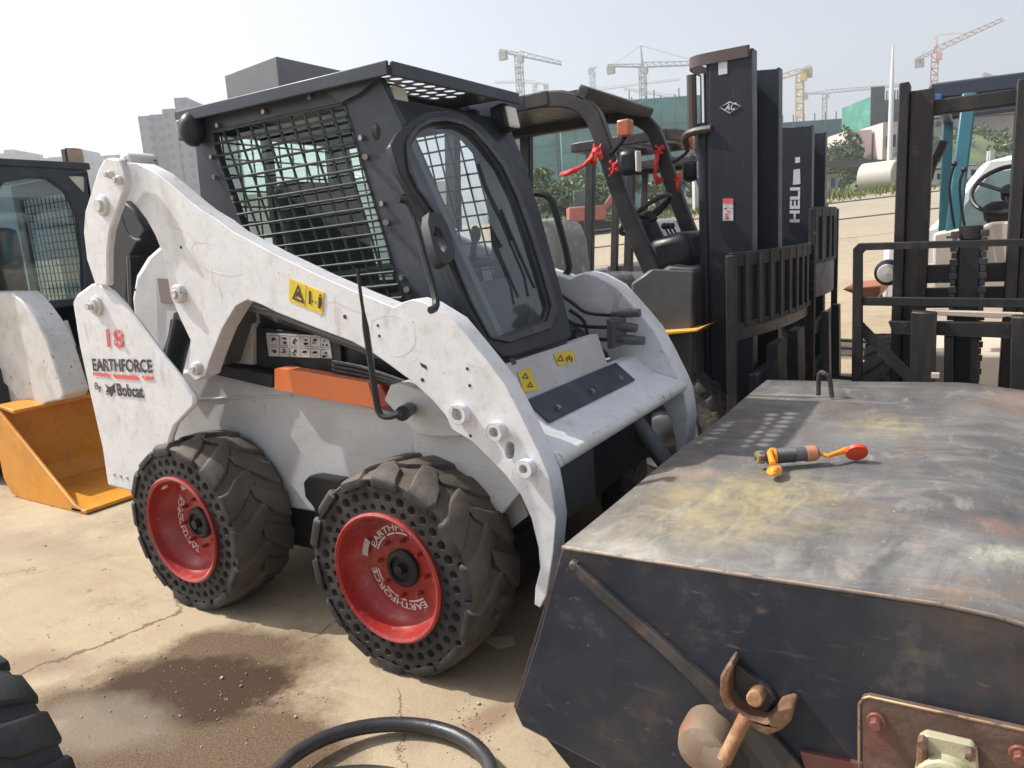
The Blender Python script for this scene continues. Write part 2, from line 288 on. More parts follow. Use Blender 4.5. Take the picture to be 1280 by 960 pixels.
# ------------------------------------------------------------------ mesh builder
class MB:
    def __init__(s, M=None): s.bm = bmesh.new(); s.M = M or Matrix()
    def raw(s, vs, fs):
        v = [s.bm.verts.new(s.M@Vector(p)) for p in vs]
        for f in fs:
            try: s.bm.faces.new([v[i] for i in f])
            except ValueError: pass
        return s
    def box(s, c, d, R=None):
        R = R or Matrix(); c = Vector(c)
        vs = [c+R@Vector((x*d[0]/2, y*d[1]/2, z*d[2]/2)) for x in (-1, 1) for y in (-1, 1) for z in (-1, 1)]
        return s.raw(vs, [(0, 1, 3, 2), (4, 6, 7, 5), (0, 4, 5, 1), (2, 3, 7, 6), (0, 2, 6, 4), (1, 5, 7, 3)])
    def beam(s, p0, p1, w, h, up=(0, 0, 1)):
        p0, p1, up = Vector(p0), Vector(p1), Vector(up); d = (p1-p0).normalized()
        a = d.cross(up).normalized() if d.cross(up).length > 1e-4 else Vector((1, 0, 0)); b = a.cross(d)
        vs = [p+a*x*w/2+b*y*h/2 for p in (p0, p1) for x, y in ((-1, -1), (1, -1), (1, 1), (-1, 1))]
        return s.raw(vs, [(3, 2, 1, 0), (4, 5, 6, 7), (0, 1, 5, 4), (1, 2, 6, 5), (2, 3, 7, 6), (3, 0, 4, 7)])
    def tube(s, pts, r, n=8, closed=False, caps=True, flat=1):
        pts = [Vector(p) for p in pts]; K = len(pts); rs = r if isinstance(r, (list, tuple)) else [r]*K
        vs = []; ref = None
        for i, p in enumerate(pts):
            a = pts[(i-1) % K] if (closed or i) else p; b = pts[(i+1) % K] if (closed or i < K-1) else p
            t = (b-a).normalized()
            if ref is None: ref = Vector((0, 0, 1)) if abs(t.z) < .9 else Vector((1, 0, 0))
            u = (ref-t*ref.dot(t)).normalized(); ref = u; w = t.cross(u)
            vs += [p+(u*math.cos(2*PI*k/n)*flat+w*math.sin(2*PI*k/n))*rs[i] for k in range(n)]
        fs = []
        for i in range(K if closed else K-1):
            j = (i+1) % K
            fs += [(i*n+k, i*n+(k+1) % n, j*n+(k+1) % n, j*n+k) for k in range(n)]
        if caps and not closed: fs += [tuple(range(n))[::-1], tuple(range((K-1)*n, K*n))]
        return s.raw(vs, fs)
    def cyl(s, p0, p1, r, r2=None, n=20): return s.tube([p0, p1], [r, r if r2 is None else r2], n)
    def lathe(s, prof, c, axis='y', n=48, a0=0, a1=2*PI):
        """prof: (radius, offset along axis)"""
        c = Vector(c); full = abs(a1-a0-2*PI) < 1e-6; m = n if full else n+1; vs = []
        for k in range(m):
            a = a0+(a1-a0)*k/n; co, si = math.cos(a), math.sin(a)
            for r, t in prof:
                vs.append(c+{'y': Vector((r*co, t, r*si)), 'z': Vector((r*co, r*si, t)), 'x': Vector((t, r*co, r*si))}[axis])
        P = len(prof); fs = []
        for k in range(n):
            j = (k+1) % m
            fs += [(k*P+i, k*P+i+1, j*P+i+1, j*P+i) for i in range(P-1)]
        return s.raw(vs, fs)
    def prism(s, poly, axis, a, b, holes=()):
        """polygon in the plane across axis; y: (x,z)  z: (x,y)  x: (y,z)"""
        def mk(p, t): return {'y': (p[0], t, p[1]), 'z': (p[0], p[1], t), 'x': (t, p[0], p[1])}[axis]
        loops = [list(poly)]+[list(h) for h in holes]
        flat = [p for L in loops for p in L]; n = len(flat)
        tris = tessellate_polygon([[Vector((*p, 0)) for p in L] for L in loops])
        vs = [mk(p, a) for p in flat]+[mk(p, b) for p in flat]
        fs = [tuple(t) for t in tris]+[tuple(i+n for i in t[::-1]) for t in tris]
        o = 0
        for L in loops:
            k = len(L); fs += [(o+i, o+(i+1) % k, o+(i+1) % k+n, o+i+n) for i in range(k)]; o += k
        return s.raw(vs, fs)
    def ball(s, c, r, n=10, m=7):
        rr = r if isinstance(r, (tuple, list)) else (r, r, r); c = Vector(c)
        vs = [c+Vector((0, 0, rr[2]))]
        for i in range(1, m):
            t = PI*i/m; vs += [c+Vector((rr[0]*math.sin(t)*math.cos(2*PI*k/n), rr[1]*math.sin(t)*math.sin(2*PI*k/n), rr[2]*math.cos(t))) for k in range(n)]
        vs.append(c-Vector((0, 0, rr[2]))); fs = [(0, 1+k, 1+(k+1) % n) for k in range(n)]
        for i in range(m-2): fs += [(1+i*n+k, 1+(i+1)*n+k, 1+(i+1)*n+(k+1) % n, 1+i*n+(k+1) % n) for k in range(n)]
        e = len(vs)-1; fs += [(e, 1+(m-2)*n+(k+1) % n, 1+(m-2)*n+k) for k in range(n)]
        return s.raw(vs, fs)
    def build(s, name, m, parent=None, bevel=0, local=False, smooth=32, recalc=True):
        if recalc: bmesh.ops.recalc_face_normals(s.bm, faces=s.bm.faces)
        me = bpy.data.meshes.new(name); s.bm.to_mesh(me); s.bm.free()
        o = bpy.data.objects.new(name, me); COL.objects.link(o); me.materials.append(m)
        if parent is not None:
            if not local: me.transform(world(parent).inverted())
            o.parent = parent
        elif not local:
            co = [v.co for v in me.vertices]
            c = Vector(((min(v.x for v in co)+max(v.x for v in co))/2, (min(v.y for v in co)+max(v.y for v in co))/2, min(v.z for v in co)))
            me.transform(Matrix.Translation(-c)); o.location = c
        for p in me.polygons: p.use_smooth = True
        me.set_sharp_from_angle(angle=math.radians(smooth))
        if bevel:
            b = o.modifiers.new('edge', 'BEVEL'); b.width = bevel; b.segments = 2; b.limit_method = 'ANGLE'; b.angle_limit = math.radians(35)
        return o
def world(o):
    M = Matrix.Translation(o.location)@o.rotation_euler.to_matrix().to_4x4()
    return world(o.parent)@M if o.parent else M
def tag(o, label=None, cat=None, group=None, kind=None):
    if label: o['label'] = label
    if cat: o['category'] = cat
    if group: o['group'] = group
    if kind: o['kind'] = kind
    return o
def empty(name, loc, rz, label, cat, group=None):
    o = bpy.data.objects.new(name, None); COL.objects.link(o); o.location = loc; o.rotation_euler = (0, 0, rz); o.empty_display_size = .2
    return tag(o, label, cat, group)
def copy_tree(o, parent=None):
    c = o.copy(); COL.objects.link(c)
    if parent: c.parent = parent
    for ch in list(o.children): copy_tree(ch, c)
    return c
def text_mesh(body, size=1, bold=.0, shear=0):
    cu = bpy.data.curves.new('lettering', 'FONT'); cu.body = body; cu.size = size; cu.offset = bold; cu.shear = shear; cu.resolution_u = 3
    o = bpy.data.objects.new('lettering', cu); COL.objects.link(o)
    dg = bpy.context.evaluated_depsgraph_get(); me = bpy.data.meshes.new_from_object(o.evaluated_get(dg))
    vs = [tuple(v.co[:2]) for v in me.vertices]; fs = [tuple(p.vertices) for p in me.polygons]
    bpy.data.objects.remove(o); bpy.data.curves.remove(cu); bpy.data.meshes.remove(me)
    return vs, fs
def fit_text(mb, body, BL, BR, TL, bold=.0, shear=0):
    """lettering fitted into the parallelogram BL-BR-TL (world points)"""
    vs, fs = text_mesh(body, 1, bold, shear)
    x0, x1 = min(v[0] for v in vs), max(v[0] for v in vs); y0, y1 = min(v[1] for v in vs), max(v[1] for v in vs)
    BL, BR, TL = Vector(BL), Vector(BR), Vector(TL)
    return mb.raw([BL+(BR-BL)*((v[0]-x0)/(x1-x0))+(TL-BL)*((v[1]-y0)/(y1-y0)) for v in vs], fs)
def arc(c, r, a0, a1, n): return [(c[0]+r*math.cos(a0+(a1-a0)*k/n), c[1]+r*math.sin(a0+(a1-a0)*k/n)) for k in range(n+1)]
def circ(c, r, n=20, ry=None): return [(c[0]+r*math.cos(2*PI*k/n), c[1]+(ry or r)*math.sin(2*PI*k/n)) for k in range(n)]
def smoothp(pts, it=1, closed=False):
    """corner cutting"""
    for _ in range(it):
        q = []
        K = len(pts)
        for i in range(K if closed else K-1):
            a, b = Vector(pts[i]), Vector(pts[(i+1) % K]); q += [a*.75+b*.25, a*.25+b*.75]
        if not closed: q = [Vector(pts[0])]+q+[Vector(pts[-1])]
        pts = q
    return pts
#PART2
# ================================================================== GROUND AND SKY
def gz(x, y): return 0 if y < 15 else (.09*(y-15) if y < 46 else 2.79)
def make_ground():
    gx = [-900, -500, -300, -200, -140, -100, -70, -50, -40]+[-32+i*2 for i in range(33)]+[40, 50, 70, 100, 140, 200, 300, 500, 900]
    gy = [-120, -60, -30, -15, -8, -4, -2, 0, 2, 4, 6, 8, 10, 12, 14, 15, 16, 18, 21, 24, 28, 32, 36, 40, 44, 46, 48, 52, 60, 80, 120, 200, 350, 600, 1000]
    mb = MB(); n = len(gx)
    mb.raw([(x, y, gz(x, y)) for y in gy for x in gx], [(j*n+i, j*n+i+1, (j+1)*n+i+1, (j+1)*n+i) for j in range(len(gy)-1) for i in range(n-1)])
    me = mb.build('ground', ground_mat()); tag(me, kind='structure', label='sandy concrete yard with cracks and brown damp stains')
make_ground()

# ================================================================== WHEELS
def tyre_mb(lug_n=14, R=.361, W=.27, side_holes=True, seed=1):
    rnd = random.Random(seed); mb = MB()
    mb.lathe([(.334, 0), (.340, .012), (.342, W/2), (.340, W-.012), (.33, W), (.216, W), (.216, .0)], (0, 0, 0), 'y', 60)
    if side_holes:
        rows = [(.224, .258, .0105, 0), (.258, .300, .0145, .5), (.300, .334, .0115, 0)]; Nn = 36; K = 16
        mb.lathe([(.214, 0), (.224, 0)], (0, 0, 0), 'y', 60)
        for r0, r1, hr, off in rows:
            for c in range(Nn):
                a0 = 2*PI*(c+off)/Nn; a1 = 2*PI*(c+1+off)/Nn; am = (a0+a1)/2; rm = (r0+r1)/2
                outer = []
                q = K//4
                for i in range(q): outer.append((r0, a0+(a1-a0)*i/q))
                for i in range(q): outer.append((r0+(r1-r0)*i/q, a1))
                for i in range(q): outer.append((r1, a1+(a0-a1)*i/q))
                for i in range(q): outer.append((r1+(r0-r1)*i/q, a0))
                vs = []; hc = (rm*math.cos(am), rm*math.sin(am)); hh = hr*rnd.uniform(.95, 1.2)
                for r, a in outer: vs.append((r*math.cos(a), 0, r*math.sin(a)))
                for dep in (.0, .055):
                    for r, a in outer:
                        x, z = r*math.cos(a)-hc[0], r*math.sin(a)-hc[1]; L = math.hypot(x, z)
                        vs.append((hc[0]+x/L*hh, dep, hc[1]+z/L*hh))
                fs = [(i, (i+1) % K, K+(i+1) % K, K+i) for i in range(K)]+[(K+i, K+(i+1) % K, 2*K+(i+1) % K, 2*K+i) for i in range(K)]+[tuple(range(2*K, 3*K))]
                mb.raw(vs, fs)
    else:
        mb.lathe([(.214, 0), (.28, -.006), (.334, 0)], (0, 0, 0), 'y', 60)
    lb_ = MB()
    for side in (0, 1):
        for k in range(lug_n):
            a0 = 2*PI*(k+.5*side)/lug_n; wd = 2*PI/lug_n*.37
            st = [(-.010, .0, .312, .345, 1.0), (.012, .0, .33, R-.004, 1.0), (.07, .10, .335, R, .95), (.155, .30, .335, R, .55)]
            vs = []
            for y, da, rb, rt, ws in st:
                j = rnd.uniform(-.035, .035); rt += rnd.uniform(-.010, .002)
                yy = y if side == 0 else W-y; aa = a0+da+j
                for sgn, rr, k2 in ((-1, rb, 1.1), (1, rb, 1.1), (1, rt, .85), (-1, rt, .85)):
                    a = aa+sgn*wd*ws*k2; vs.append((rr*math.cos(a), yy, rr*math.sin(a)))
            fs = []
            for i in range(3):
                o = i*4; fs += [(o+j, o+(j+1) % 4, o+4+(j+1) % 4, o+4+j) for j in range(4)]
            fs += [(0, 3, 2, 1), (12, 13, 14, 15)]; lb_.raw(vs, fs)
    bmesh.ops.recalc_face_normals(lb_.bm, faces=lb_.bm.faces)
    es = [e for e in lb_.bm.edges if len(e.link_faces) == 2 and e.calc_face_angle(0) > .7]
    bmesh.ops.bevel(lb_.bm, geom=es, offset=.009, segments=2, affect='EDGES', profile=.6)
    tm = bpy.data.meshes.new('lugs'); lb_.bm.to_mesh(tm); lb_.bm.free(); mb.bm.from_mesh(tm); bpy.data.meshes.remove(tm)
    return mb
def polar_text(mb, body, r0, r1, a_start, a_end, y):
    vs, fs = text_mesh(body, 1, .02)
    x0, x1 = min(v[0] for v in vs), max(v[0] for v in vs); y0, y1 = min(v[1] for v in vs), max(v[1] for v in vs)
    out = []
    for v in vs:
        a = a_start+(a_end-a_start)*(v[0]-x0)/(x1-x0); r = r0+(r1-r0)*(v[1]-y0)/(y1-y0)
        out.append((r*math.cos(a), y, r*math.sin(a)))
    mb.raw(out, fs)
def arcband(mb, r0, r1, a0, a1, y, n=20):
    vs = []
    for k in range(n+1):
        a = a0+(a1-a0)*k/n; vs += [(r0*math.cos(a), y, r0*math.sin(a)), (r1*math.cos(a), y, r1*math.sin(a))]
    mb.raw(vs, [(2*k, 2*k+1, 2*k+3, 2*k+2) for k in range(n)])
def make_wheel(thing, hub, roll, mirror=False, letters=True, detail=True):
    """hub = centre of the outer face (world); the wheel's tyre is the part"""
    M = Matrix.Translation(hub)@Matrix.Rotation(PI if mirror else 0, 4, 'Z')@Matrix.Rotation(roll, 4, 'Y')
    mb = tyre_mb(side_holes=detail, seed=int(abs(hub[0]*10))); mb.bm.transform(M)
    t = mb.build('wheel', tyre_mat, thing, smooth=40)
    rim = MB(M).lathe([(.216, .03), (.224, .0), (.225, -.012), (.217, -.018), (.207, -.012), (.203, .01), (.199, .035), (.180, .062), (.166, .082), (.150, .086), (.060, .086), (.058, .10)], (0, 0, 0), 'y', 64).build('rim', red, t, smooth=28)
    hb = MB(M); hb.lathe([(.066, .088), (.066, .070), (.060, .064), (.046, .062), (.044, .075), (.020, .075), (.018, .05), (0.001, .048)], (0, 0, 0), 'y', 28)
    hb.build('hub', black, t)
    for k in range(8):
        bo = MB(M); a = 2*PI*k/8+.2; c = (.100*math.cos(a), .100*math.sin(a))
        bo.cyl((c[0], .087, c[1]), (c[0], .066, c[1]), .009, n=6); bo.cyl((c[0], .087, c[1]), (c[0], .058, c[1]), .005, n=8)
        bo.build('wheel_nut', MATS['red_rim_paint'], t)
    if letters:
        tx = MB(M@Matrix.Rotation(-roll, 4, 'Y'))
        polar_text(tx, 'EARTHFORCE', .129, .153, 2.75+letters, .75+letters, .0835); polar_text(tx, 'EARTHFORCE', .129, .153, -.95+letters, -2.95+letters, .0835)
        for s in (0, -3.7):
            arcband(tx, .118, .124, 2.75+s+letters, 2.2+s+letters, .0835); arcband(tx, .118, .124, 2.1+s+letters, 1.35+s+letters, .0835); arcband(tx, .118, .124, 1.25+s+letters, .78+s+letters, .0835)
        tx.build('lettering', whiteink, t, recalc=False)
        c = -2.6-PI-.2+letters; q = MB(M@Matrix.Rotation(-roll, 4, 'Y')); arcband(q, .150, .176, 3.02+letters, 2.62+letters, .070, 4)
        q.build('rim_sticker', stickerw, t, recalc=False)
    return t
def tyre_material():
    m, n, l, out = nt('airless_tyre_rubber')
    g = N(n, 'ShaderNodeNewGeometry'); P = g.outputs['Position']
    t = N(n, 'ShaderNodeTexCoord'); s = N(n, 'ShaderNodeSeparateXYZ'); l.new(g.outputs['Normal'], s.inputs[0])
    tread = ramp(n, l, math_(n, l, 'ABSOLUTE', s.outputs[1]), .85, .3)
    dusty = ramp(n, l, noise(n, l, P, 5, 6, .65), .28, .62)
    dk = mixc(n, l, ramp(n, l, noise(n, l, P, 9, 5), .45, .75), (.016, .016, .018), (.058, .052, .046))
    lt = mixc(n, l, dusty, (.040, .037, .034), (.135, .110, .088))
    lt = mixc(n, l, math_(n, l, 'MULTIPLY', ramp(n, l, noise(n, l, P, 45, 4, .7), .58, .7), .5), lt, (.07, .055, .045))
    c = mixc(n, l, math_(n, l, 'MULTIPLY', ramp(n, l, noise(n, l, P, 2.2, 4, .6), .35, .6), .55), dk, dk)
    c = mixc(n, l, tread, c, lt)
    p = N(n, 'ShaderNodeBsdfPrincipled'); l.new(c, p.inputs['Base Color']); p.inputs['Roughness'].default_value = .72
    b = N(n, 'ShaderNodeBump'); b.inputs['Strength'].default_value = .5; b.inputs['Distance'].default_value = .008
    l.new(noise(n, l, P, 30, 6, .7), b.inputs['Height']); l.new(b.outputs[0], p.inputs['Normal']); l.new(p.outputs[0], out.inputs[0]); return m
tyre_mat = tyre_material()

# ================================================================== MAIN SKID STEER LOADER
LD = empty('skid_steer_loader', (-2.1, 2.36, 0), 0, 'white skid steer loader with red rims and dark cab, in the middle of the yard', 'skid steer loader', 'skid steer loaders')
YA, YC = 1.72, 1.97
arm_px = [(158, 203), (172, 204), (195, 216), (222, 238), (238, 252), (252, 263), (272, 275), (290, 289), (340, 316), (400, 345), (450, 367), (492, 384), (503, 378), (517, 374), (535, 380), (567, 400),
          (582, 418), (608, 450), (631, 480), (640, 497), (652, 520), (664, 545), (676, 570), (686, 595), (691, 622), (695, 650), (692, 690), (688, 715), (683, 745), (675, 760), (668, 756), (669, 735), (675, 710), (673, 685), (664, 648), (651, 619), (630, 592),
          (610, 572), (590, 552), (565, 537), (557, 520), (542, 502), (515, 477), (492, 460), (467, 442), (440, 427), (400, 412), (347, 391), (327, 381), (310, 374), (295, 382), (277, 412), (262, 450), (256, 470), (244, 476), (234, 466), (237, 445), (238, 425),
          (226, 400), (214, 372), (208, 340), (203, 317), (194, 294), (183, 274), (170, 257), (154, 243), (153, 222)]
arm_xz = XZ(YA, arm_px)
arm_t = .07
def boss(mb, px, py, ro, ri, y, h=.02, n=24):
    c = ony(px, py, y-h); k = (c.x, c.z)
    mb.prism(circ(k, ro, n), 'y', y-h, y+.01, holes=[circ(k, ri, n)]) if ri else mb.prism(circ(k, ro, n), 'y', y-h, y+.01)
near_arm = MB().prism(arm_xz, 'y', YA, YA+arm_t, holes=[[(p.x, p.z) for p in (ony(a, b, YA) for a, b in smoothp([(633, 553), (641, 553), (643, 562), (641, 574), (634, 575), (631, 565)], 1, True))]]).build('lift_arm', white, LD, bevel=.012)
for a, b, ro, ri in ((571, 519, .031, .018), (617, 541, .028, .014), (654, 587, .028, .013)):
    bs = MB(); boss(bs, a, b, ro, ri, YA, .028); bs.build('pin_boss', white, near_arm, bevel=.004)
bd = MB()
def bead(mb, pts, y, r=.006, closed=True, it=2):
    P = smoothp([tuple(ony(a, b, y)) for a, b in pts], it, closed); mb.tube(P, r, 6, closed)
bead(bd, [(462, 404), (480, 393), (500, 395), (519, 408), (521, 428), (512, 441), (496, 447), (478, 437)], YA+.0053, .0065, True, 1)
bead(bd, [(402, 397), (408, 381), (416, 376), (428, 381), (440, 388), (462, 393)], YA+.0042, .005, False, 1)
bead(bd, [(240, 303), (262, 303), (284, 315), (303, 338), (304, 344), (285, 345), (262, 338), (245, 328)], YA+.0053, .0065, True, 1)
bead(bd, [(215, 284), (228, 287), (238, 293)], YA+.0042, .005, False)
bead(bd, [(190, 217), (215, 247), (240, 268), (262, 280), (285, 300), (315, 327), (340, 352), (357, 372), (355, 378), (330, 377), (312, 374)], YA+.0053, .006, False)
bd.build('pressed_ribs', white, near_arm)
hl = MB()
for a, b, r in ((431, 396, .0045), (472, 407, .003), (474, 420, .003), (528, 475, .004), (584, 461, .003), (587, 482, .003), (588, 545, .003), (307, 255, .003), (226, 309, .004), (168, 362, .004)):
    c = ony(a, b, YA-.001); hl.prism(circ((c.x, c.z), r*1.6, 10), 'y', YA-.0015, YA+.002)
hl.prism(XZ(YA, [(525, 453), (533, 457), (534, 462), (527, 458)]), 'y', YA-.0015, YA+.002)
hl.build('bolt_holes', ink, near_arm)
# worn pivot at the arm's rear knuckle
for a, b, r in ((217, 368, .036), (240, 462, .026)):
    pv = MB(); c = ony(a, b, YA-.03); pv.lathe([(.001, -.002), (r*.45, -.004), (r*.5, .006), (r*.85, .006), (r, .014), (r, .06)], (c.x, YA-.03, c.z), 'y', 18); pv.build('pivot_pin', white_worn, near_arm, bevel=.003)
pv = MB(); c = ony(160, 204, 1.74); pv.lathe([(.001, -.02), (.02, -.02), (.04, -.01), (.04, .1)], (c.x, 1.74, c.z), 'y', 18)
pv.build('pivot_pin', white_worn, near_arm, bevel=.003)
far_arm = MB().prism(arm_xz, 'y', 2.89, 3.00).build('lift_arm', white, LD, bevel=.012)
# --- rear link and tower
lk = XZ(1.66, [(138, 197), (148, 199), (154, 210), (157, 224), (154, 240), (146, 262), (137, 288), (134, 313), (134, 357), (119, 357), (108, 324), (104, 290), (106, 264), (115, 236), (122, 213), (129, 200)])
link = MB().prism(lk, 'y', 1.66, 1.69).build('rear_link', white, LD, bevel=.012)
for a, b, r in ((123, 257, .040), (133, 218, .016), (144, 225, .018)):
    lb = MB(); c = ony(a, b, 1.64); lb.lathe([(.001, -.012), (r*.6, -.012), (r*.62, 0), (r, .004), (r, .03)], (c.x, 1.645, c.z), 'y', 18); lb.build('link_bolt', white_worn, link, bevel=.002)
MB().prism(lk, 'y', 2.98, 3.04).build('rear_link', white, LD, bevel=.012)
tw_xz = XZ(1.68, [(90, 378), (97, 366), (112, 355), (124, 354), (138, 363), (155, 381), (180, 414), (204, 447), (225, 473), (243, 497), (243, 506), (220, 530), (214, 545), (208, 575), (205, 612), (165, 616), (134, 607), (127, 560), (111, 490), (98, 430)])
tower = MB().prism(tw_xz, 'y', 1.68, 1.705).build('rear_upright', white, LD, bevel=.012)
MB().prism(tw_xz, 'y', 2.92, 3.04).build('rear_upright', white, LD, bevel=.012)
tp = MB()
c = ony(116, 383, 1.66); tp.lathe([(.001, -.03), (.012, -.03), (.014, -.012), (.028, -.01), (.030, 0), (.042, .005), (.042, .03)], (c.x, 1.665, c.z), 'y', 18)
for a, b in ((142, 594), (158, 598), (150, 596)):
    c = ony(a, b, 1.675); tp.prism(circ((c.x, c.z), .007, 8), 'y', 1.676, 1.69)
tp.build('upright_bolts', white_worn, tower)
dec = MB(); Yd = 1.6765
def ft(mb, s, bl, br, tl, y, **k): fit_text(mb, s, ony(*bl, y), ony(*br, y), ony(*tl, y), **k)
ft(dec, 'EARTHFORCE', (116.5, 464), (191, 466.5), (114.5, 448), Yd, bold=.03)
ft(dec, 'By', (119, 489), (127, 491.5), (118, 478), Yd, bold=.01)
ft(dec, 'Bobcat', (147.5, 495), (180, 498), (145, 479), Yd, bold=.03)
dec.build('lettering', inkw, tower, recalc=False)
d2 = MB(); ft(d2, '18', (134, 434), (155, 436), (132, 411), Yd, bold=.015); d2.build('number', redink, tower, recalc=False)
d3 = MB()
for q in ([(116, 465.5), (136, 467.5), (139, 472), (116, 469)], [(140, 468), (170, 469.5), (175, 475), (144, 473)], [(176, 470), (192, 471), (192, 475), (180, 475)]):
    d3.raw([ony(a, b, Yd) for a, b in q], [(0, 1, 2, 3)])
d3.build('red_underline', redink, tower, recalc=False)
em = MB()
for q in ([(131, 480), (135, 484), (139, 483), (143, 479), (142, 486), (144, 490), (140, 492), (139, 496), (136, 491), (132, 490), (134, 486)], [(132, 491), (135, 493), (133, 494)]):
    em.prism(XZ(Yd, q), 'y', Yd, Yd+.002)
em.build('cat_head_emblem', inkw, tower)
# --- body
side_xz = XZ(1.95, [(150, 470), (262, 462), (345, 484), (480, 512), (560, 540), (592, 552), (600, 580), (609, 622), (600, 640), (395, 641), (345, 632), (250, 600), (190, 600)])
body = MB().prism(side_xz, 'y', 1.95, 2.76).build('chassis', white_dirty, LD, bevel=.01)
ld = MB(); P = [tuple(ony(a, b, 1.95)) for a, b in [(180, 500), (245, 499), (300, 497), (366, 495)]]; ld.tube(P, .006, 6)
P = [tuple(ony(a, b, 1.95)) for a, b in [(283, 520), (328, 522), (333, 518), (330, 505)]]; ld.tube(P, .0025, 5)
ld.build('panel_seam', white_dirty, body)
MB().box((-2.15, 2.36, .30), (1.7, .74, .24)).build('belly_plate', black, LD, bevel=.02)
ax = MB()
for x in (-1.58, -2.67): ax.cyl((x, 1.78, .35), (x, 2.94, .35), .07, n=16)
ax.build('axles', black, LD)
# rear engine compartment
ev = XZ(2.02, [(150, 470), (168, 420), (163, 372), (168, 342), (180, 322), (198, 306), (240, 300), (300, 330), (310, 500), (150, 500)])
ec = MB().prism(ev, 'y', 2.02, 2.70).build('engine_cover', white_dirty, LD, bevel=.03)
MB().prism(XZ(2.015, [(197, 348), (220, 349), (222, 380), (202, 379)]), 'y', 2.012, 2.018).build('brown_label', mat('faded_brown_label', (.20, .15, .14), .6), ec)
rg = MB().prism(XZ(2.10, [(146, 262), (158, 250), (172, 262), (186, 285), (165, 320), (163, 372), (172, 410), (206, 465), (190, 480), (160, 420), (132, 360), (136, 290)]), 'y', 2.08, 2.64)
rg.build('rear_grille', black, LD, bevel=.01)
cy = MB(); cy.tube([ony(231, 396, 1.86), ony(212, 478, 1.86)], .043, 14); cy.build('lift_cylinder', black, LD)
hz = MB()
hz.tube(smoothp([tuple(ony(a, b, 1.95)) for a, b in [(150, 262), (158, 290), (168, 300), (176, 300)]], 1), .006, 6)
hz.tube(smoothp([tuple(ony(a, b, 1.90)) for a, b in [(216, 400), (212, 425), (206, 440), (198, 455)]], 2), .009, 6)
hz.build('rear_hoses', hosem, LD)
MB().tube([ony(160, 320, 1.98), ony(163, 400, 1.98), ony(180, 455, 1.98)], .008, 6).build('pale_conduit', galv, LD)
# engine bay seen under the arm
bay = MB().prism(XZ(2.00, [(262, 455), (305, 378), (360, 390), (500, 440), (520, 500), (345, 485)]), 'y', 2.00, 2.03).build('engine_bay', black, LD)
kp = MB(); kp.prism(XZ(1.90, [(296, 383), (306, 387), (285, 455), (264, 452)]), 'y', 1.88, 1.98)
kp.build('bay_post', galv, bay, bevel=.006)
MB().prism(XZ(1.97, [(308, 400), (318, 400), (318, 456), (282, 452)]), 'y', 1.96, 1.99).build('bay_gusset', white_dirty, bay, bevel=.004)
MB().prism(XZ(1.94, [(262, 452), (345, 468), (345, 484), (259, 464)]), 'y', 1.92, 1.99).build('bay_sill', black, bay, bevel=.005)
MB().prism(XZ(1.985, [(318, 408), (425, 422), (430, 466), (322, 458)]), 'y', 1.98, 1.995).build('bay_panel', black, bay, bevel=.003)
st = MB().prism(XZ(1.977, [(333, 416), (411, 420), (415, 448), (336, 445)]), 'y', 1.976, 1.98).build('instruction_sticker', stickerw, bay)
ic = MB(); rr = random.Random(3)
for r in range(2):
    for k in range(6):
        x0, y0 = 336+k*12.9, 419+r*14.5+k*.6
        def q(a, b, c_, d): ic.raw([ony(u, v, 1.9745) for u, v in ((a, b), (c_, b), (c_, d), (a, d))], [(0, 1, 2, 3)])
        q(x0, y0, x0+11.6, y0+.5); q(x0, y0+12, x0+11.6, y0+12.5); q(x0, y0, x0+.5, y0+12.5)
        for _ in range(4):
            a, b = x0+2+rr.random()*5, y0+2+rr.random()*6; q(a, b, a+1.5+rr.random()*3, b+1+rr.random()*2)
ic.build('sticker_pictograms', ink, st, recalc=False)
tb = MB(); tb.tube(smoothp([tuple(ony(a, b, 1.83)) for a, b in [(312, 383), (322, 388), (345, 392), (375, 404), (410, 417), (450, 432), (500, 445)]], 1), .012, 10)
tb.tube([ony(311, 378, 1.85), ony(311, 388, 1.85)], .016, 8); tb.tube([ony(322, 384, 1.84), ony(324, 404, 1.84)], .007, 8); tb.tube([ony(345, 392, 1.85), ony(350, 400, 1.85)], .018, 8)
tb.build('lift_cylinder_pipe', galv, LD)
hb = MB()
for k in range(4): hb.tube(smoothp([tuple(ony(a, b, 1.94)) for a, b in [(416, 452+k*5), (450, 458+k*5), (480, 468+k*4), (515, 480+k*3)]], 1), .007, 6)
hb.build('bay_hoses', hosem, LD)
ob = MB().prism(XZ(1.90, [(343, 461), (350, 460), (440, 475), (460, 478), (464, 492), (470, 511), (420, 502), (343, 487)]), 'y', 1.90, 1.955).build('orange_guard', orange, LD, bevel=.014)
MB().prism(XZ(1.905, [(463, 480), (476, 482), (486, 500), (488, 510), (470, 511)]), 'y', 1.905, 1.96).build('red_lamp', mat('dark_red_lens', (.25, .01, .015), .2, coat=.5, bump=None), ob, bevel=.008)
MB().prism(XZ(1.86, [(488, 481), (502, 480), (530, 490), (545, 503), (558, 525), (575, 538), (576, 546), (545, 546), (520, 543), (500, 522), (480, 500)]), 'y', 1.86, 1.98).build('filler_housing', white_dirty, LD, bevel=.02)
rod = MB(); P = smoothp([tuple(ony(a, b, 1.60)) for a, b in [(447, 335), (451, 370), (455, 395), (463, 450), (470, 500), (474, 518), (484, 522), (500, 517)]], 1)
rod.tube(P, [.005]*5+[.010]*(len(P)-5), 8)
rod.tube([ony(503, 517, 1.64), ony(512, 511, 1.86)], .023, 14)
rod.build('arm_stop_rod', black, LD)
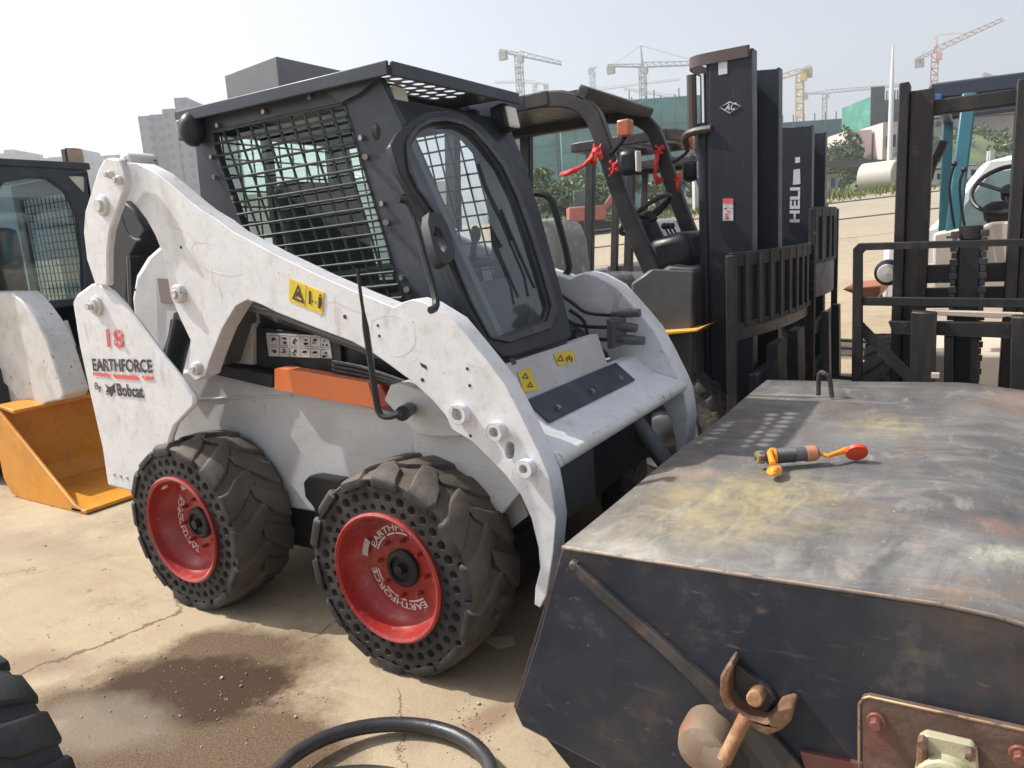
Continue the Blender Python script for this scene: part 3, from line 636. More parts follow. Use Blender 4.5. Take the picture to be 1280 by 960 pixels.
MB().prism(XZ(1.93, [(386, 600), (392, 593), (400, 592), (434, 598), (430, 640), (402, 641), (398, 630), (388, 618)]), 'y', 1.90, 1.95).build('chain_case_bracket', black, LD, bevel=.006)
MB().prism(XZ(1.98, [(575, 545), (592, 553), (622, 585), (648, 615), (660, 645), (630, 668), (618, 640), (607, 600)]), 'y', 1.98, 1.995).build('front_fender_plate', white_dirty, LD, bevel=.006)
MB().prism([(-1.62, .45), (-1.30, .50), (-1.06, .76), (-1.2, .79), (-1.5, .9), (-1.62, .9)], 'y', 1.90, 1.93).build('front_cheek', white_dirty, LD, bevel=.006)
MB().prism([(-1.62, .45), (-1.30, .50), (-1.06, .76), (-1.2, .79), (-1.5, .9), (-1.62, .9)], 'y', 2.82, 2.85).build('front_cheek', white_dirty, LD, bevel=.006)
# front deck
zd = .78
dk = MB().prism([(-1.24, .893), (-1.20, .890), (-1.12, .824), (-1.0, .793), (-.985, .780), (-.99, .758), (-1.02, .755), (-1.20, .775), (-1.27, .83)], 'y', 1.792, 2.888).build('front_crossmember', white, LD, bevel=.008)
MB().tube([(-.998, 1.794, .768), (-.998, 2.886, .768)], .022, 16).build('crossmember_lip', white_worn, dk)
MB().box((-1.12, 2.36, .62), (.03, .9, .26)).build('front_bulkhead', black, dk)
sp = MB().prism([(-1.198, .8935), (-1.118, .8275), (-1.118, .8325), (-1.198, .8985)], 'y', 1.97, 2.68).build('step_plate', mat('step_plate_slate', (.020, .030, .048), .45, layers=[((.10, .11, .12), 9, .5, .75, .5)]), dk, bevel=.002)
for yy in (2.07, 2.33, 2.58): MB().cyl((-1.142, yy, .848), (-1.134, yy, .861), .010, n=6).build('step_bolt', steel, sp)
# --- cab
cab_out = [(-2.66, 1.955), (-2.69, 1.55)]+XZ(YC, [(262, 330), (300, 383), (345, 402), (400, 421), (470, 448)])+[(-1.36, .99), (-1.24, 1.01), (-1.64, 1.87), (-1.68, 1.955)]
TLp, TRp, BRp, BLp = (262, 166), (431, 130), (504, 372), (340, 386)
def bil(u, v): return (TLp[0]*(1-u)*(1-v)+TRp[0]*u*(1-v)+BRp[0]*u*v+BLp[0]*(1-u)*v, TLp[1]*(1-u)*(1-v)+TRp[1]*u*(1-v)+BRp[1]*u*v+BLp[1]*(1-u)*v)
hole = XZ(YC, [bil(.02, .0), bil(.25, -.004), bil(.5, .0), bil(.75, .0), bil(.985, .02), bil(1, .25), bil(1, .5), bil(1, .75), bil(1, .97), bil(.5, 1), bil(0, 1), bil(0, .5), bil(0, .1)])
cab = MB().prism(cab_out, 'y', YC, YC+.03, holes=[hole]).build('cab_side', cabgrey, LD, bevel=.005)
def guard_mesh(y, seedd=0):
    mb = MB(); nc, nr = 10, 15
    for i in range(nc+1):
        P = [tuple(ony(*bil(i/nc, v/8), YC)) for v in range(9)]; P = [(p[0], y+.004, p[2]) for p in P]; mb.tube(P, .0052, 5)
    for j in range(nr+1):
        P = [tuple(ony(*bil(u/6, j/nr), YC)) for u in range(7)]; P = [(p[0], y-.003, p[2]) for p in P]; mb.tube(P, .0052, 5)
    return mb
guard_mesh(YC-.004).build('window_mesh', mesh_m, LD)
MB().prism([(x, z) for x, z in hole], 'y', YC+.034, YC+.040).build('side_window', glass_side, LD)
YF = 2.73
fq = [(-2.56, 1.88), (-1.86, 1.88), (-1.78, 1.60), (-1.70, 1.14), (-2.42, 1.14)]
MB().prism([(-2.66, 1.955), (-2.69, 1.55), (-2.66, .95), (-1.62, .95), (-1.70, 1.4), (-1.80, 1.955)], 'y', YF-.03, YF, holes=[fq]).build('cab_side', cabgrey, LD, bevel=.005)
fm = MB()
for k in range(13): fm.tube([(-2.57+k*.058, YF+.008, 1.89), (-2.47+k*.064, YF+.008, 1.13)], .0045, 5)
for k in range(13): fm.tube([(-2.60, YF+.016, 1.86-k*.059), (-1.66, YF+.016, 1.88-k*.059)], .0045, 5)
fm.build('window_mesh', mesh_m, LD)
for u, v in ((.07, -.03), (.42, -.05), (.77, -.07), (-.05, .13), (-.08, .24), (.0, .37), (1.04, .18), (1.05, .52), (1.03, .90)):
    a, b = bil(u, v); c = ony(a, b, YC-.012); MB().cyl((c.x, YC-.016, c.z), (c.x, YC+.002, c.z), .009, n=8).build('guard_bolt', steel, cab)
for a, b in ((456, 196), (482, 278), (508, 362)): MB().cyl(ony(a, b, YC-.03), ony(a, b, YC), .010).build('guard_bolt', steel, cab)
# roof, visor with slots
XR, XV = -2.70, -1.60
rf = MB().prism([(XR, YC-.045), (-1.88, YC-.045), (-1.88, YF+.04), (XR, YF+.04)], 'z', 1.955, 1.985).build('roof', cabgrey, LD, bevel=.006)
hs = []
for i in range(4):
    for j in range(8):
        cx, cyy = -1.835+i*.062, 2.03+j*.062+(.03 if i % 2 else 0)
        hs.append(circ((cx, cyy), .024, 12, .023))
vs_ = MB().prism([(-1.88, YC-.045), (XV, YC-.045), (XV, YF-.02), (-1.88, YF-.02)], 'z', 1.970, 1.973, holes=hs)
vs_.build('visor', cabgrey, rf)
lp = MB(); lp.box((XV+.006, (YC+YF)/2-.03, 1.962), (.014, YF-YC+.02, .045)); lp.box((-2.15, YC-.048, 1.964), (1.1, .012, .045)); lp.box((-2.15, YF+.044, 1.955), (1.1, .012, .06)); lp.build('roof_edge', cabgrey, rf, bevel=.004)
MB().prism([(-1.92, 1.955), (-1.66, 1.955), (-1.76, 1.915), (-1.84, 1.90)], 'y', YC-.02, YC-.005).build('visor_gusset', cabgrey, rf)
a0, a1 = onz(345, 70, 2.15), onz(278, 88, 2.15)
bx = MB().prism([(a1.x, 1.98), (a0.x, 1.98), (a0.x, 2.15), (a1.x, 2.13)], 'y', a0.y, 2.70).build('roof_air_unit', mat('air_unit_grey_sheet', (.20, .20, .215), .55, layers=[((.22, .21, .20), 6, .5, .75, .5), ((.09, .08, .08), 22, .62, .7, .6)]), LD, bevel=.004)
# front frame on the sloping door plane
O = Vector((-1.24, YC, 1.01)); vd = Vector((-.40, 0, .86)).normalized(); ud = Vector((0, 1, 0)); nd = Vector((.86, 0, .40)).normalized()
def ondoor(px, py, off=0):
    r = Vector(ray(px, py)); c = Vector(CP); t = ((O+nd*off-c).dot(nd))/r.dot(nd); p = c+r*t-O; return (p.dot(ud), p.dot(vd))
Md = Matrix((ud, vd, nd)).transposed().to_4x4(); Md.translation = O
gl_px = [(508, 195), (514, 178), (523, 166), (535, 160), (553, 158), (575, 163), (588, 171), (604, 190), (620, 212), (638, 250), (655, 300), (668, 342), (680, 384), (676, 400), (655, 408), (624, 420), (610, 424), (602, 412), (585, 380), (565, 330), (545, 275), (535, 256), (520, 238), (511, 215)]
gl = [ondoor(a, b) for a, b in gl_px]
def offs(poly, d):
    cx = sum(p[0] for p in poly)/len(poly); cy_ = sum(p[1] for p in poly)/len(poly); out = []
    for x, y in poly:
        L = math.hypot(x-cx, y-cy_); out.append((x+(x-cx)/L*d, y+(y-cy_)/L*d))
    return out
W = YF-YC
edge = [(.40, -.02), (.44, .05), (.57, .27), (.665, .53), (.74, .80), (.755, .98)]
tpn = MB(); vs = []
for u_, v_ in edge: p = Md@Vector((u_, v_, -.015)); vs += [p, Vector((-1.76-.02*v_, YF-.012, p.z))]
tpn.raw(vs, [(2*k, 2*k+1, 2*k+3, 2*k+2) for k in range(5)]); tpn = tpn.build('cab_taper_panel', black, LD); sf_ = tpn.modifiers.new('t', 'SOLIDIFY'); sf_.thickness = .01
fr = MB(Md).prism([(.032, -.02)]+edge+[(.032, .98)], 'z', -.05, -.012, holes=[offs(gl, .02)]).build('cab_front', black, LD, bevel=.004)
dor = [ondoor(a, b) for a, b in [(484, 184), (494, 168), (508, 154), (530, 143), (556, 141), (578, 146), (598, 160), (618, 180), (638, 206), (658, 250), (678, 300), (694, 350), (706, 398), (711, 422), (692, 431), (640, 447), (622, 447), (604, 430), (582, 390), (558, 332), (537, 282), (512, 245), (496, 220)]]
def near(p, Q): return min(Q, key=lambda q: (q[0]-p[0])**2+(q[1]-p[1])**2)
def between(Q, t): return [(q[0]*(1-t)+near(q, dor)[0]*t, q[1]*(1-t)+near(q, dor)[1]*t) for q in Q]
dr = MB(Md).prism(dor, 'z', -.012, .016, holes=[gl]).build('door', black, LD, bevel=.006)
MB(Md).prism(between(gl, .42), 'z', .014, .024, holes=[between(gl, .14)]).build('door_seal', hosem, dr, bevel=.004)
MB(Md).prism(offs(gl, .01), 'z', -.004, .002).build('door_glass', glass_cab, dr)
hd = MB(Md)
def dtube(mb, pts, off, r, it=1, n=8): mb.tube([(*ondoor(a, b, off), off) for a, b in smoothp([(a, b, 0) for a, b in pts], it) for a, b in [(a, b)]] if False else [(*ondoor(p[0], p[1], off), off) for p in smoothp([(a, b, 0) for a, b in pts], it)], r, n)
dtube(hd, [(497, 249), (508, 250), (514, 262), (530, 320), (545, 372), (545, 385), (538, 388)], .05, .011, 1)
hd.build('grab_handle', black, dr)
lt = MB(Md); lo = [ondoor(a, b, .03) for a, b in smoothp([(528, 268), (545, 268), (555, 280), (566, 318), (562, 330), (549, 335), (540, 320)], 1, True) for a, b in [(a, b)]] if False else [ondoor(p[0], p[1], .03) for p in smoothp([(528, 268, 0), (545, 268, 0), (555, 280, 0), (566, 318, 0), (562, 330, 0), (549, 335, 0), (540, 320, 0)], 1, True)]
li = [ondoor(p[0], p[1], .03) for p in smoothp([(538, 284, 0), (548, 290, 0), (556, 312, 0), (552, 320, 0), (545, 312, 0)], 1, True)]
lt.prism(lo, 'z', .012, .045, holes=[li]); lt.build('door_latch', black, dr, bevel=.006)
wp = MB(Md); dtube(wp, [(598, 206), (606, 232), (620, 262), (640, 300)], .030, .008, 0); dtube(wp, [(622, 266), (640, 310), (655, 345), (660, 370)], .035, .005, 0); dtube(wp, [(626, 262), (650, 320), (668, 360)], .040, .006, 0)
wp.build('wiper', black, dr)
ck = MB(Md)
for k in range(5): dtube(ck, [(640+k*5, 380), (646+k*5, 400), (642+k*6, 420), (655+k*5, 432)], -.10+.012*k, .006, 1)
ck.build('interior_cables', hosem, LD)
# corner lamps below visor
for a, b, yy, mir in ((494, 124, 2.055, 1), (639, 146, 2.66, 1)):
    c = ony(a+(8 if yy < 2.2 else 3), b, yy); L = MB(); R = Matrix.Rotation(-.2, 3, 'Y')
    L.box(c-Vector((.045, 0, 0)), (.07, .09, .10), R); w = L.build('work_lamp', black, LD, bevel=.012)
    MB().box(c-Vector((.006, 0, 0)), (.014, .078, .085), R).build('lamp_lens', lens, w, bevel=.008)
c = ony(240, 162, 1.93); q = MB().ball(c, (.05, .05, .065), 14, 10); w = q.build('rear_lamp', black, LD)
MB().box(c-Vector((.04, 0, 0)), (.03, .07, .08)).build('lamp_lens', mat('dusty_lens', (.16, .18, .16), .2), w, bevel=.01)
w = MB().ball(ony(475, 165, 1.99), (.03, .03, .04), 10, 7).build('bracket_knob', black, LD)
# interior: rear wall with opening, seat, joystick towers, floor tub
MB().prism([(YC+.03, 1.0), (YF-.03, 1.0), (YF-.03, 1.95), (YC+.03, 1.95)], 'x', -2.66, -2.63, holes=[[(YC+.06, 1.34), (YC+.32, 1.34), (YC+.32, 1.90), (YC+.06, 1.90)], [(YC+.36, 1.34), (YF-.06, 1.34), (YF-.06, 1.90), (YC+.36, 1.90)]]).build('cab_rear', black, LD)
rm_ = MB()
for k in range(9): rm_.tube([(-2.675, YC+.06+k*.075, 1.33), (-2.675, YC+.06+k*.075, 1.91)], .0045, 5)
for k in range(9): rm_.tube([(-2.675, YC+.05, 1.36+k*.065), (-2.675, YF-.05, 1.36+k*.065)], .0045, 5)
rm_.build('rear_window_mesh', mesh_m, LD)
MB().box((-1.44, 2.22, 1.10), (.16, .42, .34)).build('dark_filler_box', MATS.get('seat_vinyl') or mat('seat_vinyl', (.012, .012, .014), .6), LD, bevel=.07)  # black soft box added to darken the lower part of the door glass
tub = MB(); tub.box((-2.0, (YC+YF)/2, .95), (1.26, W-.07, .18)); tub.build('cab_floor', black, LD, bevel=.01)
seat = MB(); seat.box((-2.12, 2.335, 1.12), (.42, .42, .14)); st_ = seat.build('seat', MATS['seat_vinyl'], LD, bevel=.04)
MB().box((-2.36, 2.335, 1.42), (.12, .42, .56), Matrix.Rotation(-.15, 3, 'Y')).build('seat_back', MATS['seat_vinyl'], LD, bevel=.04)
for y in (2.10, 2.57):
    j = MB(); j.box((-1.95, y, 1.16), (.40, .08, .26)); j = j.build('armrest_console', MATS['seat_vinyl'], LD, bevel=.02)
    s = MB(); s.tube([(-1.80, y, 1.28), (-1.76, y, 1.42)], .013, 8); s.ball((-1.755, y, 1.44), (.022, .022, .035)); s.build('joystick', black, j)
bar = MB(); bar.tube(smoothp([(-2.3, 2.08, 1.30), (-1.75, 2.08, 1.34), (-1.62, 2.12, 1.32), (-1.62, 2.55, 1.32), (-1.75, 2.6, 1.34), (-2.3, 2.6, 1.30)], 2), .014, 8); bar.build('seat_bar', galv, LD)
# riser under the door with warning stickers
p0, p1 = onz(650, 489, zd+.004), onz(778, 452, zd+.004); t0 = O+Vector((.02, .0, -.02)); t1 = t0+Vector((0, W, 0))
zd = .893; p0 = Vector((-1.205, 0, zd)); t0 = Vector((-1.245, YC, 1.02)); t1 = Vector((-1.245, YF, 1.02))
rs = MB().prism([(p0.x, zd), (t0.x, t0.z), (t0.x-.03, t0.z), (p0.x-.03, zd)], 'y', 1.93, 2.62)
rs = rs.build('front_riser', white_dirty, LD)
rn = Vector((t0.x-p0.x, 0, t0.z-zd)); rnn = Vector((rn.z, 0, -rn.x)).normalized(); P0 = Vector((p0.x, 0, zd))
if rnn.x < 0: rnn = -rnn
def onriser(px, py, off=.003):
    r = Vector(ray(px, py)); c = Vector(CP); t = ((P0+rnn*off-c).dot(rnn))/r.dot(rnn); return c+r*t
def quadpic(name, f, pts, m, parent): return MB().raw([f(*p) for p in pts], [(0, 1, 2, 3)]).build(name, m, parent, recalc=False)
s1 = quadpic('warning_sticker', onriser, [(647, 465), (663, 460), (673, 487), (655, 491)], stickery, rs)
s2 = quadpic('warning_sticker', onriser, [(692, 443), (716, 437), (719, 451), (698, 458)], stickery, rs)
def tri_icon(mb, f, cx, cy_, s, ang=0):
    P = [(cx, cy_-s), (cx+s*.95, cy_+s*.7), (cx-s*.95, cy_+s*.7)]; Q = [(cx, cy_-s*.55), (cx+s*.6, cy_+s*.45), (cx-s*.6, cy_+s*.45)]
    vs = [f(*p) for p in P]+[f(*p) for p in Q]; mb.raw(vs, [(0, 1, 4, 3), (1, 2, 5, 4), (2, 0, 3, 5)])
ii = MB(); f5 = lambda a, b: onriser(a, b, .005)
tri_icon(ii, f5, 657, 470, 4.5); tri_icon(ii, f5, 663, 481, 4); tri_icon(ii, f5, 701, 448, 4.5)
for a, b in ((708, 446), (711, 444), (714, 446)): ii.raw([f5(a, b), f5(a+1.5, b), f5(a+1.5, b+6), f5(a, b+6)], [(0, 1, 2, 3)])
ii.build('sticker_pictograms', ink, rs, recalc=False)
# arm warning sticker
ws = MB().prism(XZ(YA-.003, [(362, 348), (405, 366), (403, 393), (361, 376)]), 'y', YA-.003, YA+.001).build('warning_sticker', stickery, near_arm)
ii = MB(); fa = lambda a, b: ony(a, b, YA-.005)
P = [(372.5, 355), (380, 379.5), (365, 373.5)]; Q = [(372.5, 360), (377, 376), (368, 372.3)]
ii.raw([fa(*p) for p in P]+[fa(*p) for p in Q], [(0, 1, 4, 3), (1, 2, 5, 4), (2, 0, 3, 5)])
def poly(pts): ii.raw([fa(*p) for p in pts], [tuple(range(len(pts)))])
poly([(371, 365), (373, 364), (374, 368), (376, 372), (374, 372), (372, 369), (370, 372), (369, 371)])
poly([(398, 371), (402, 372), (402, 380), (400, 386), (397.5, 385)]); poly([(399, 367.5), (401.5, 368.5), (401.5, 371), (399, 370.5)])
poly([(389, 376), (391, 375), (391, 378.5)]); poly([(396, 378), (394, 376), (394, 379.5)]); poly([(386, 363), (388.5, 364), (388.5, 381), (386, 380)]); poly([(382.3, 357), (382.8, 357.2), (381.6, 384), (381.1, 383.8)])
ii.build('sticker_pictograms', ink, ws, recalc=False)
# couplers and hoses inside the far arm
cp = MB()
for (a, b), (c_, d), r in (((765, 392), (800, 391), .017), ((772, 408), (796, 410), .018), ((772, 424), (805, 426), .019)):
    A, B = ony(a, b, 2.80), ony(c_, d, 2.80); cp.tube([A, A.lerp(B, .25), A.lerp(B, .26), A.lerp(B, .7), A.lerp(B, .72), B], [r*.8, r*.8, r*1.1, r*1.1, r, r], 12)
cp.prism(XZ(2.83, [(768, 396), (776, 399), (776, 432), (769, 432)]), 'y', 2.75, 2.888); cp.build('hydraulic_couplers', galv, LD, bevel=.002)
hh = MB()
for P in ([(700, 368), (718, 380), (732, 392), (765, 394)], [(700, 392), (715, 405), (735, 409), (770, 409)], [(712, 388), (728, 398), (733, 408), (733, 416), (740, 424), (772, 425)]):
    hh.tube(smoothp([tuple(ony(a, b, 2.80)) for a, b in P], 2), .008, 7)
hh.build('auxiliary_hoses', hosem, LD)
MB().tube(smoothp([tuple(ony(a, b, 2.95)) for a, b in [(655, 241), (682, 242), (692, 255), (712, 330), (710, 342), (690, 356)]], 1), .016, 8).build('arm_guard_loop', black, LD)
fc = MB().prism([(-1.50, .80), (-1.38, .80), (-1.34, .92), (-1.40, 1.02), (-1.50, 1.02)], 'y', 2.66, 2.74).build('front_bracket', galv, LD, bevel=.006)
MB().lathe([(.001, -.03), (.045, -.03), (.045, 0)], (-1.36, 2.66, .92), 'y', 18).build('bracket_pin', galv, fc)
# lower front casting below deck
MB().prism([(1.97, .50), (2.22, .50), (2.22, .70), (1.97, .70)], 'x', -1.10, -1.088).build('front_guard_plate', galv, dk, bevel=.004)
qa = MB(); qa.box((-.97, 2.36, .32), (.05, 1.2, .30)); qa.build('quick_attach', black, LD, bevel=.01)
cyf = MB(); cyf.tube([(-1.15, 2.66, .72), (-.93, 2.66, .42)], .035, 12); cyf.build('tilt_cylinder', galv, LD)
# wheels
make_wheel(LD, (-1.58, 1.66, .350), .30, letters=.001)
make_wheel(LD, (-2.67, 1.66, .345), .05, letters=-.95)
make_wheel(LD, (-1.58, 3.06, .350), .9, mirror=True, letters=False, detail=False)
make_wheel(LD, (-2.67, 3.06, .345), .5, mirror=True, letters=False, detail=False)
#PART3
# ================================================================== SWEEPER BOX in front of the loader
BX = empty('sweeper_bucket', (.1, 2.4, 0), 0, 'big stained steel box attachment with dark side plate in the right foreground', 'sweeper attachment')
prof = [(-.78, .700), (-.5, .706), (-.2, .716), (-.02, .722), (.06, .718), (.12, .708), (.20, .70), (.40, .665), (.70, .56), (1.0, .36)]
side = prof+[(1.05, .10), (.4, .04), (-.3, .08), (-.73, .150), (-.925, .185), (-.945, .225), (-.86, .45)]
sheet = MB()
ys = [1.40+2.02*i/16 for i in range(17)]
vs = [(x, y, z+.004*math.sin(y*5+x*3)*math.sin((y-1.4)*PI/2.02)) for x, z in prof for y in ys]
K = len(ys); sheet.raw(vs, [(i*K+j, i*K+j+1, (i+1)*K+j+1, (i+1)*K+j) for i in range(len(prof)-1) for j in range(K-1)])
top = sheet.build('top_sheet', sheet_top, BX, smooth=50)
so = top.modifiers.new('thick', 'SOLIDIFY'); so.thickness = .006; so.offset = -1
side = [(x, z-.0075) if i < len(prof) else (x, z) for i, (x, z) in enumerate(side)]
sd = MB().prism(side, 'y', 1.402, 1.414).build('side_plate', sheet_side, BX, bevel=.002)
MB().prism(side, 'y', 3.405, 3.417).build('side_plate', sheet_side, BX, bevel=.002)
MB().prism([(-.786, .692), (-.776, .692), (-.935, .225), (-.92, .185), (-.93, .18), (-.955, .225)], 'y', 1.414, 3.405).build('back_plate', sheet_side, BX)
MB().prism([(-.78, .03), (1.05, .03), (1.05, .045), (-.78, .16), (-.93, .19), (-.93, .175)], 'y', 1.45, 3.4).build('bottom_plate', sheet_side, BX)
MB().tube([(x, 1.404, z-.003) for x, z in prof[:7]], .0045, 6).build('edge_weld', mat('rusty_bright_edge', (.36, .24, .15), .5, .5, layers=[((.08, .07, .07), 25, .5, .6, .9)]), BX)
MB().prism(XZ(1.385, [(714, 704), (717, 703), (732, 717), (768, 749), (806, 782), (850, 820), (905, 868), (970, 923), (1000, 958), (1040, 1040), (960, 1040), (935, 950), (890, 882), (840, 831), (792, 787), (752, 753), (724, 726)]), 'y', 1.385, 1.402).build('side_brace', brace_m, BX, bevel=.004)
bp = MB().prism(XZ(1.385, [(1076, 875), (1080, 872), (1086, 871), (1320, 922), (1330, 1060), (1080, 1060)]), 'y', 1.383, 1.402).build('bearing_plate', rustplate, BX, bevel=.003)
MB().tube([tuple(ony(a, b, 1.384)) for a, b in [(1074, 960), (1074, 880), (1079, 873), (1086, 871), (1280, 913)]], .0028, 6).build('plate_bright_edge', MATS['rusty_bright_edge'], bp)
for a, b in ((1095, 903), (1275, 945)):
    bt = MB(); c = ony(a, b, 1.375); bt.cyl((c.x, 1.360, c.z), (c.x, 1.384, c.z), .011, n=6); bt.cyl((c.x, 1.376, c.z), (c.x, 1.384, c.z), .017, n=14); bt.build('plate_bolt', MATS.get('red_primer_bolt') or mat('red_primer_bolt', (.17, .06, .045), .5), bp, bevel=.002)
cb = mat('bearing_cast_cream', (.42, .40, .27), .5, layers=[((.2, .15, .09), 12, .55, .7, .7)], bump=(40, .15))
o = XZ(1.36, [(1148, 925), (1156, 920), (1216, 934), (1222, 942), (1226, 1000), (1150, 1000)])
cc = ony(1183, 975, 1.36); bb = MB(); bb.prism(o, 'y', 1.362, 1.383); bb.lathe([(.050, .02), (.050, -.02), (.036, -.024), (.034, .0), (.001, .0)], (cc.x, 1.36, cc.z), 'y', 24)
bb = bb.build('bearing_housing', cb, bp, bevel=.004)
MB().tube([ony(1153, 932, 1.355), ony(1152, 965, 1.355)], .009, 8).build('bearing_stud', rust, bb)
for a, b in ((1153, 930), (1213, 945)): c = ony(a, b, 1.345); MB().cyl((c.x, 1.340, c.z), (c.x, 1.36, c.z), .009, n=6).build('bearing_bolt', rust, bb)
MB().prism(XZ(1.39, [(1000, 940), (1080, 957), (1080, 975), (1010, 975)]), 'y', 1.392, 1.402).build('red_strip', mat('red_primer', (.15, .05, .045), .6, layers=[((.12, .08, .07), 10, .5, .7, .7)]), BX)
hk = MB().prism(XZ(1.348, [(912, 828), (917, 832), (911, 850), (911, 872), (920, 886), (935, 898), (955, 905), (962, 900), (972, 887), (985, 883), (993, 886), (988, 903), (976, 914), (962, 920), (945, 914), (925, 900), (905, 884), (899, 868), (900, 846)]), 'y', 1.348, 1.40)
hk = hk.build('latch_hook', rust, BX, bevel=.006)
MB().prism(XZ(1.37, [(916, 835), (935, 850), (958, 866), (968, 880), (955, 900), (935, 895), (912, 872)]), 'y', 1.385, 1.402).build('hook_web', brace_m, hk, bevel=.004)
A = ony(946, 870, 1.33); MB().tube([ony(943, 874, 1.32), ony(949, 864, 1.39)], [.016, .016], 14).build('hook_peg', mat('orange_rust', (.26, .12, .055), .7, layers=[((.55, .38, .22), 20, .5, .7, .6)], bump=(30, .3)), hk, bevel=.003)
MB().tube([ony(904, 952, 1.28), ony(932, 896, 1.33)], [.014, .014], 14).build('pull_pin', MATS['orange_rust'], BX, bevel=.002)
c = ony(878, 938, 1.33); bs = MB(); bs.lathe([(.001, -.02), (.03, -.02), (.052, -.008), (.06, .02), (.06, .07)], (c.x, 1.335, c.z), 'y', 26)
c2 = ony(905, 955, 1.33); bs.tube([(c.x, 1.35, c.z), (c2.x, 1.35, c2.z)], .045, 16); bs.build('pivot_boss', mat('worn_tan_boss', (.24, .18, .13), .5, .2, layers=[((.38, .35, .30), 7, .5, .7, .7), ((.35, .14, .06), 12, .52, .68, .8)], bump=(14, .2)), BX)
A = ony(712, 712, 1.37); bs = MB(); bs.lathe([(.001, -.006), (.008, -.006), (.013, 0), (.013, .02)], (A.x, 1.39, A.z), 'y', 8); bs.build('corner_bolt', brace_m, BX)
h0, h1 = onz(1023, 494, .716), onz(1040, 497, .716)
MB().tube(smoothp([tuple(h0), (h0.x, h0.y, .80), (h0.x+.01, h0.y, .812), (h1.x-.03, h1.y, .812), (h1.x-.01, h1.y, .80), tuple(h1)], 1), .009, 8).build('lifting_loop', brace_m, BX)
tabs = MB(); c = onz(1169, 472, .715); tabs.box((c.x, c.y, .725), (.03, .03, .02)); tabs.build('weld_tab', cream, BX)

# ================================================================== COUPLER lying on the box
zc = .745
c0, c1 = onz(943, 572, zc), onz(1022, 566, zc)
CPL = empty('hydraulic_coupler', (c0.lerp(c1, .5).x, c0.lerp(c1, .5).y, .722), 0, 'grey hydraulic coupler with orange and red rubber caps lying on the steel box', 'coupler')
d = (c1-c0)
b_ = MB(); Kc = [(0, .007), (.06, .008), (.062, .018), (.14, .019), (.145, .014), (.2, .014), (.205, .022)]+[(.21+.022*i+j*.011, .0225-(.0025 if j else 0)) for i in range(20) for j in (0, 1)]+[(.70, .021), (.99, .019), (1, .012)]
b_.tube([c0+d*t for t, r in Kc], [r for t, r in Kc], 18); b_.build('coupler_body', galv, CPL)
MB().tube([c0+d*t for t in (.02, .03, .13, .14)], [.012, .0195, .0195, .014], 6).build('coupler_nut', mat('brass_nut', (.50, .42, .22), .35, .6), CPL)
ow = mat('orange_rubber', (.85, .30, .02), .5, bump=None); rw = mat('red_rubber', (.75, .08, .03), .5, bump=None)
e0 = onz(962, 566, .76); e1 = onz(966, 580, .745); e2 = onz(968, 588, .733)
MB().tube([c0+d*.27, c0+d*.32], [.0245, .0245], 16).build('cap_band', ow, CPL)
sp_ = MB(); sp_.tube([c0+d*.28+Vector((0, 0, .020)), e0, e1], [.007, .008, .009], 8); sp_.ball(e2, (.020, .040, .010), 14, 8); sp_.ball(e2+Vector((.003, -.012, .004)), (.013, .020, .012), 12, 7); sp_.build('orange_cap', ow, CPL)
f0 = onz(1035, 570, .74); f1 = onz(1060, 562, .745)
s2_ = MB(); s2_.tube([c0+d*.97, f0, f1], [.006, .006, .010], 8); s2_.build('red_cap_strap', ow, CPL)
q = MB(); q.lathe([(.001, 0), (.022, 0), (.026, -.006), (.031, -.008), (.030, -.018), (.001, -.018)], (0, 0, 0), 'y', 20); q.bm.transform(Matrix.Translation(f1+Vector((.02, 0, .004)))@Matrix.Rotation(.6, 4, 'X')@Matrix.Rotation(.3, 4, 'Z')); q.build('red_cap', rw, CPL)
MB().tube([c0+d*.80, c0+d*.96], [.0235, .0225], 16).build('orange_sleeve', mat('faded_orange_rubber', (.55, .22, .11), .6, layers=[((.25, .22, .2), 30, .5, .6, .8)]), CPL)

# ================================================================== HOSE COIL and FRONT TYRE
def hose(name, c, r, z, rr, lab):
    P = [(c[0]+r*math.cos(2*PI*k/56), c[1]+r*.98*math.sin(2*PI*k/56), z+.012*math.sin(2*PI*k/56*2+1)) for k in range(56)]
    o = MB().tube(P, rr, 12, closed=True).build(name, hosem); tag(o, lab, 'hose', 'loops of black hose'); return o
hose('hose_loop', (-1.225, 1.165), .30, .045, .021, 'larger outer loop of thick black hose on the sandy concrete')
hose('hose_loop', (-1.18, .99), .255, .060, .021, 'smaller loop of black hose inside the larger one at the bottom edge')
TW = tyre_mb(lug_n=17, side_holes=False, seed=9)
TW.bm.transform(Matrix.Translation((-1.77, .31, .315))@Matrix.Rotation(.25, 4, 'Y')@Matrix.Diagonal((.86, 1.12, .86, 1)))
TWo = TW.build('tractor_tyre', mat('black_tread_rubber', (.016, .018, .021), .6, layers=[((.08, .066, .052), 4, .5, .7, .6)], bump=(30, .15)), smooth=40); tag(TWo, 'black deep-lugged tyre cut off by the lower left corner', 'tyre')
MB(Matrix.Translation((-1.77, .31, .315))@Matrix.Diagonal((.86, 1.12, .86, 1))).lathe([(.216, .03), (.222, .0), (.212, -.01), (.19, .03), (.12, .05), (.06, .02), (.001, .015)], (0, 0, 0), 'y', 36).build('rim', white_worn, TWo)

# ================================================================== LEFT LOADER
L2 = empty('skid_steer_loader', (-6.2, 3.0, 0), 0, 'white skid steer loader with blue-black cab and yellow bucket at the left edge', 'skid steer loader', 'skid steer loaders')
XL = -5.6
def fx(px, py, X=XL): p = onx(px, py, X); return (p.y, p.z)
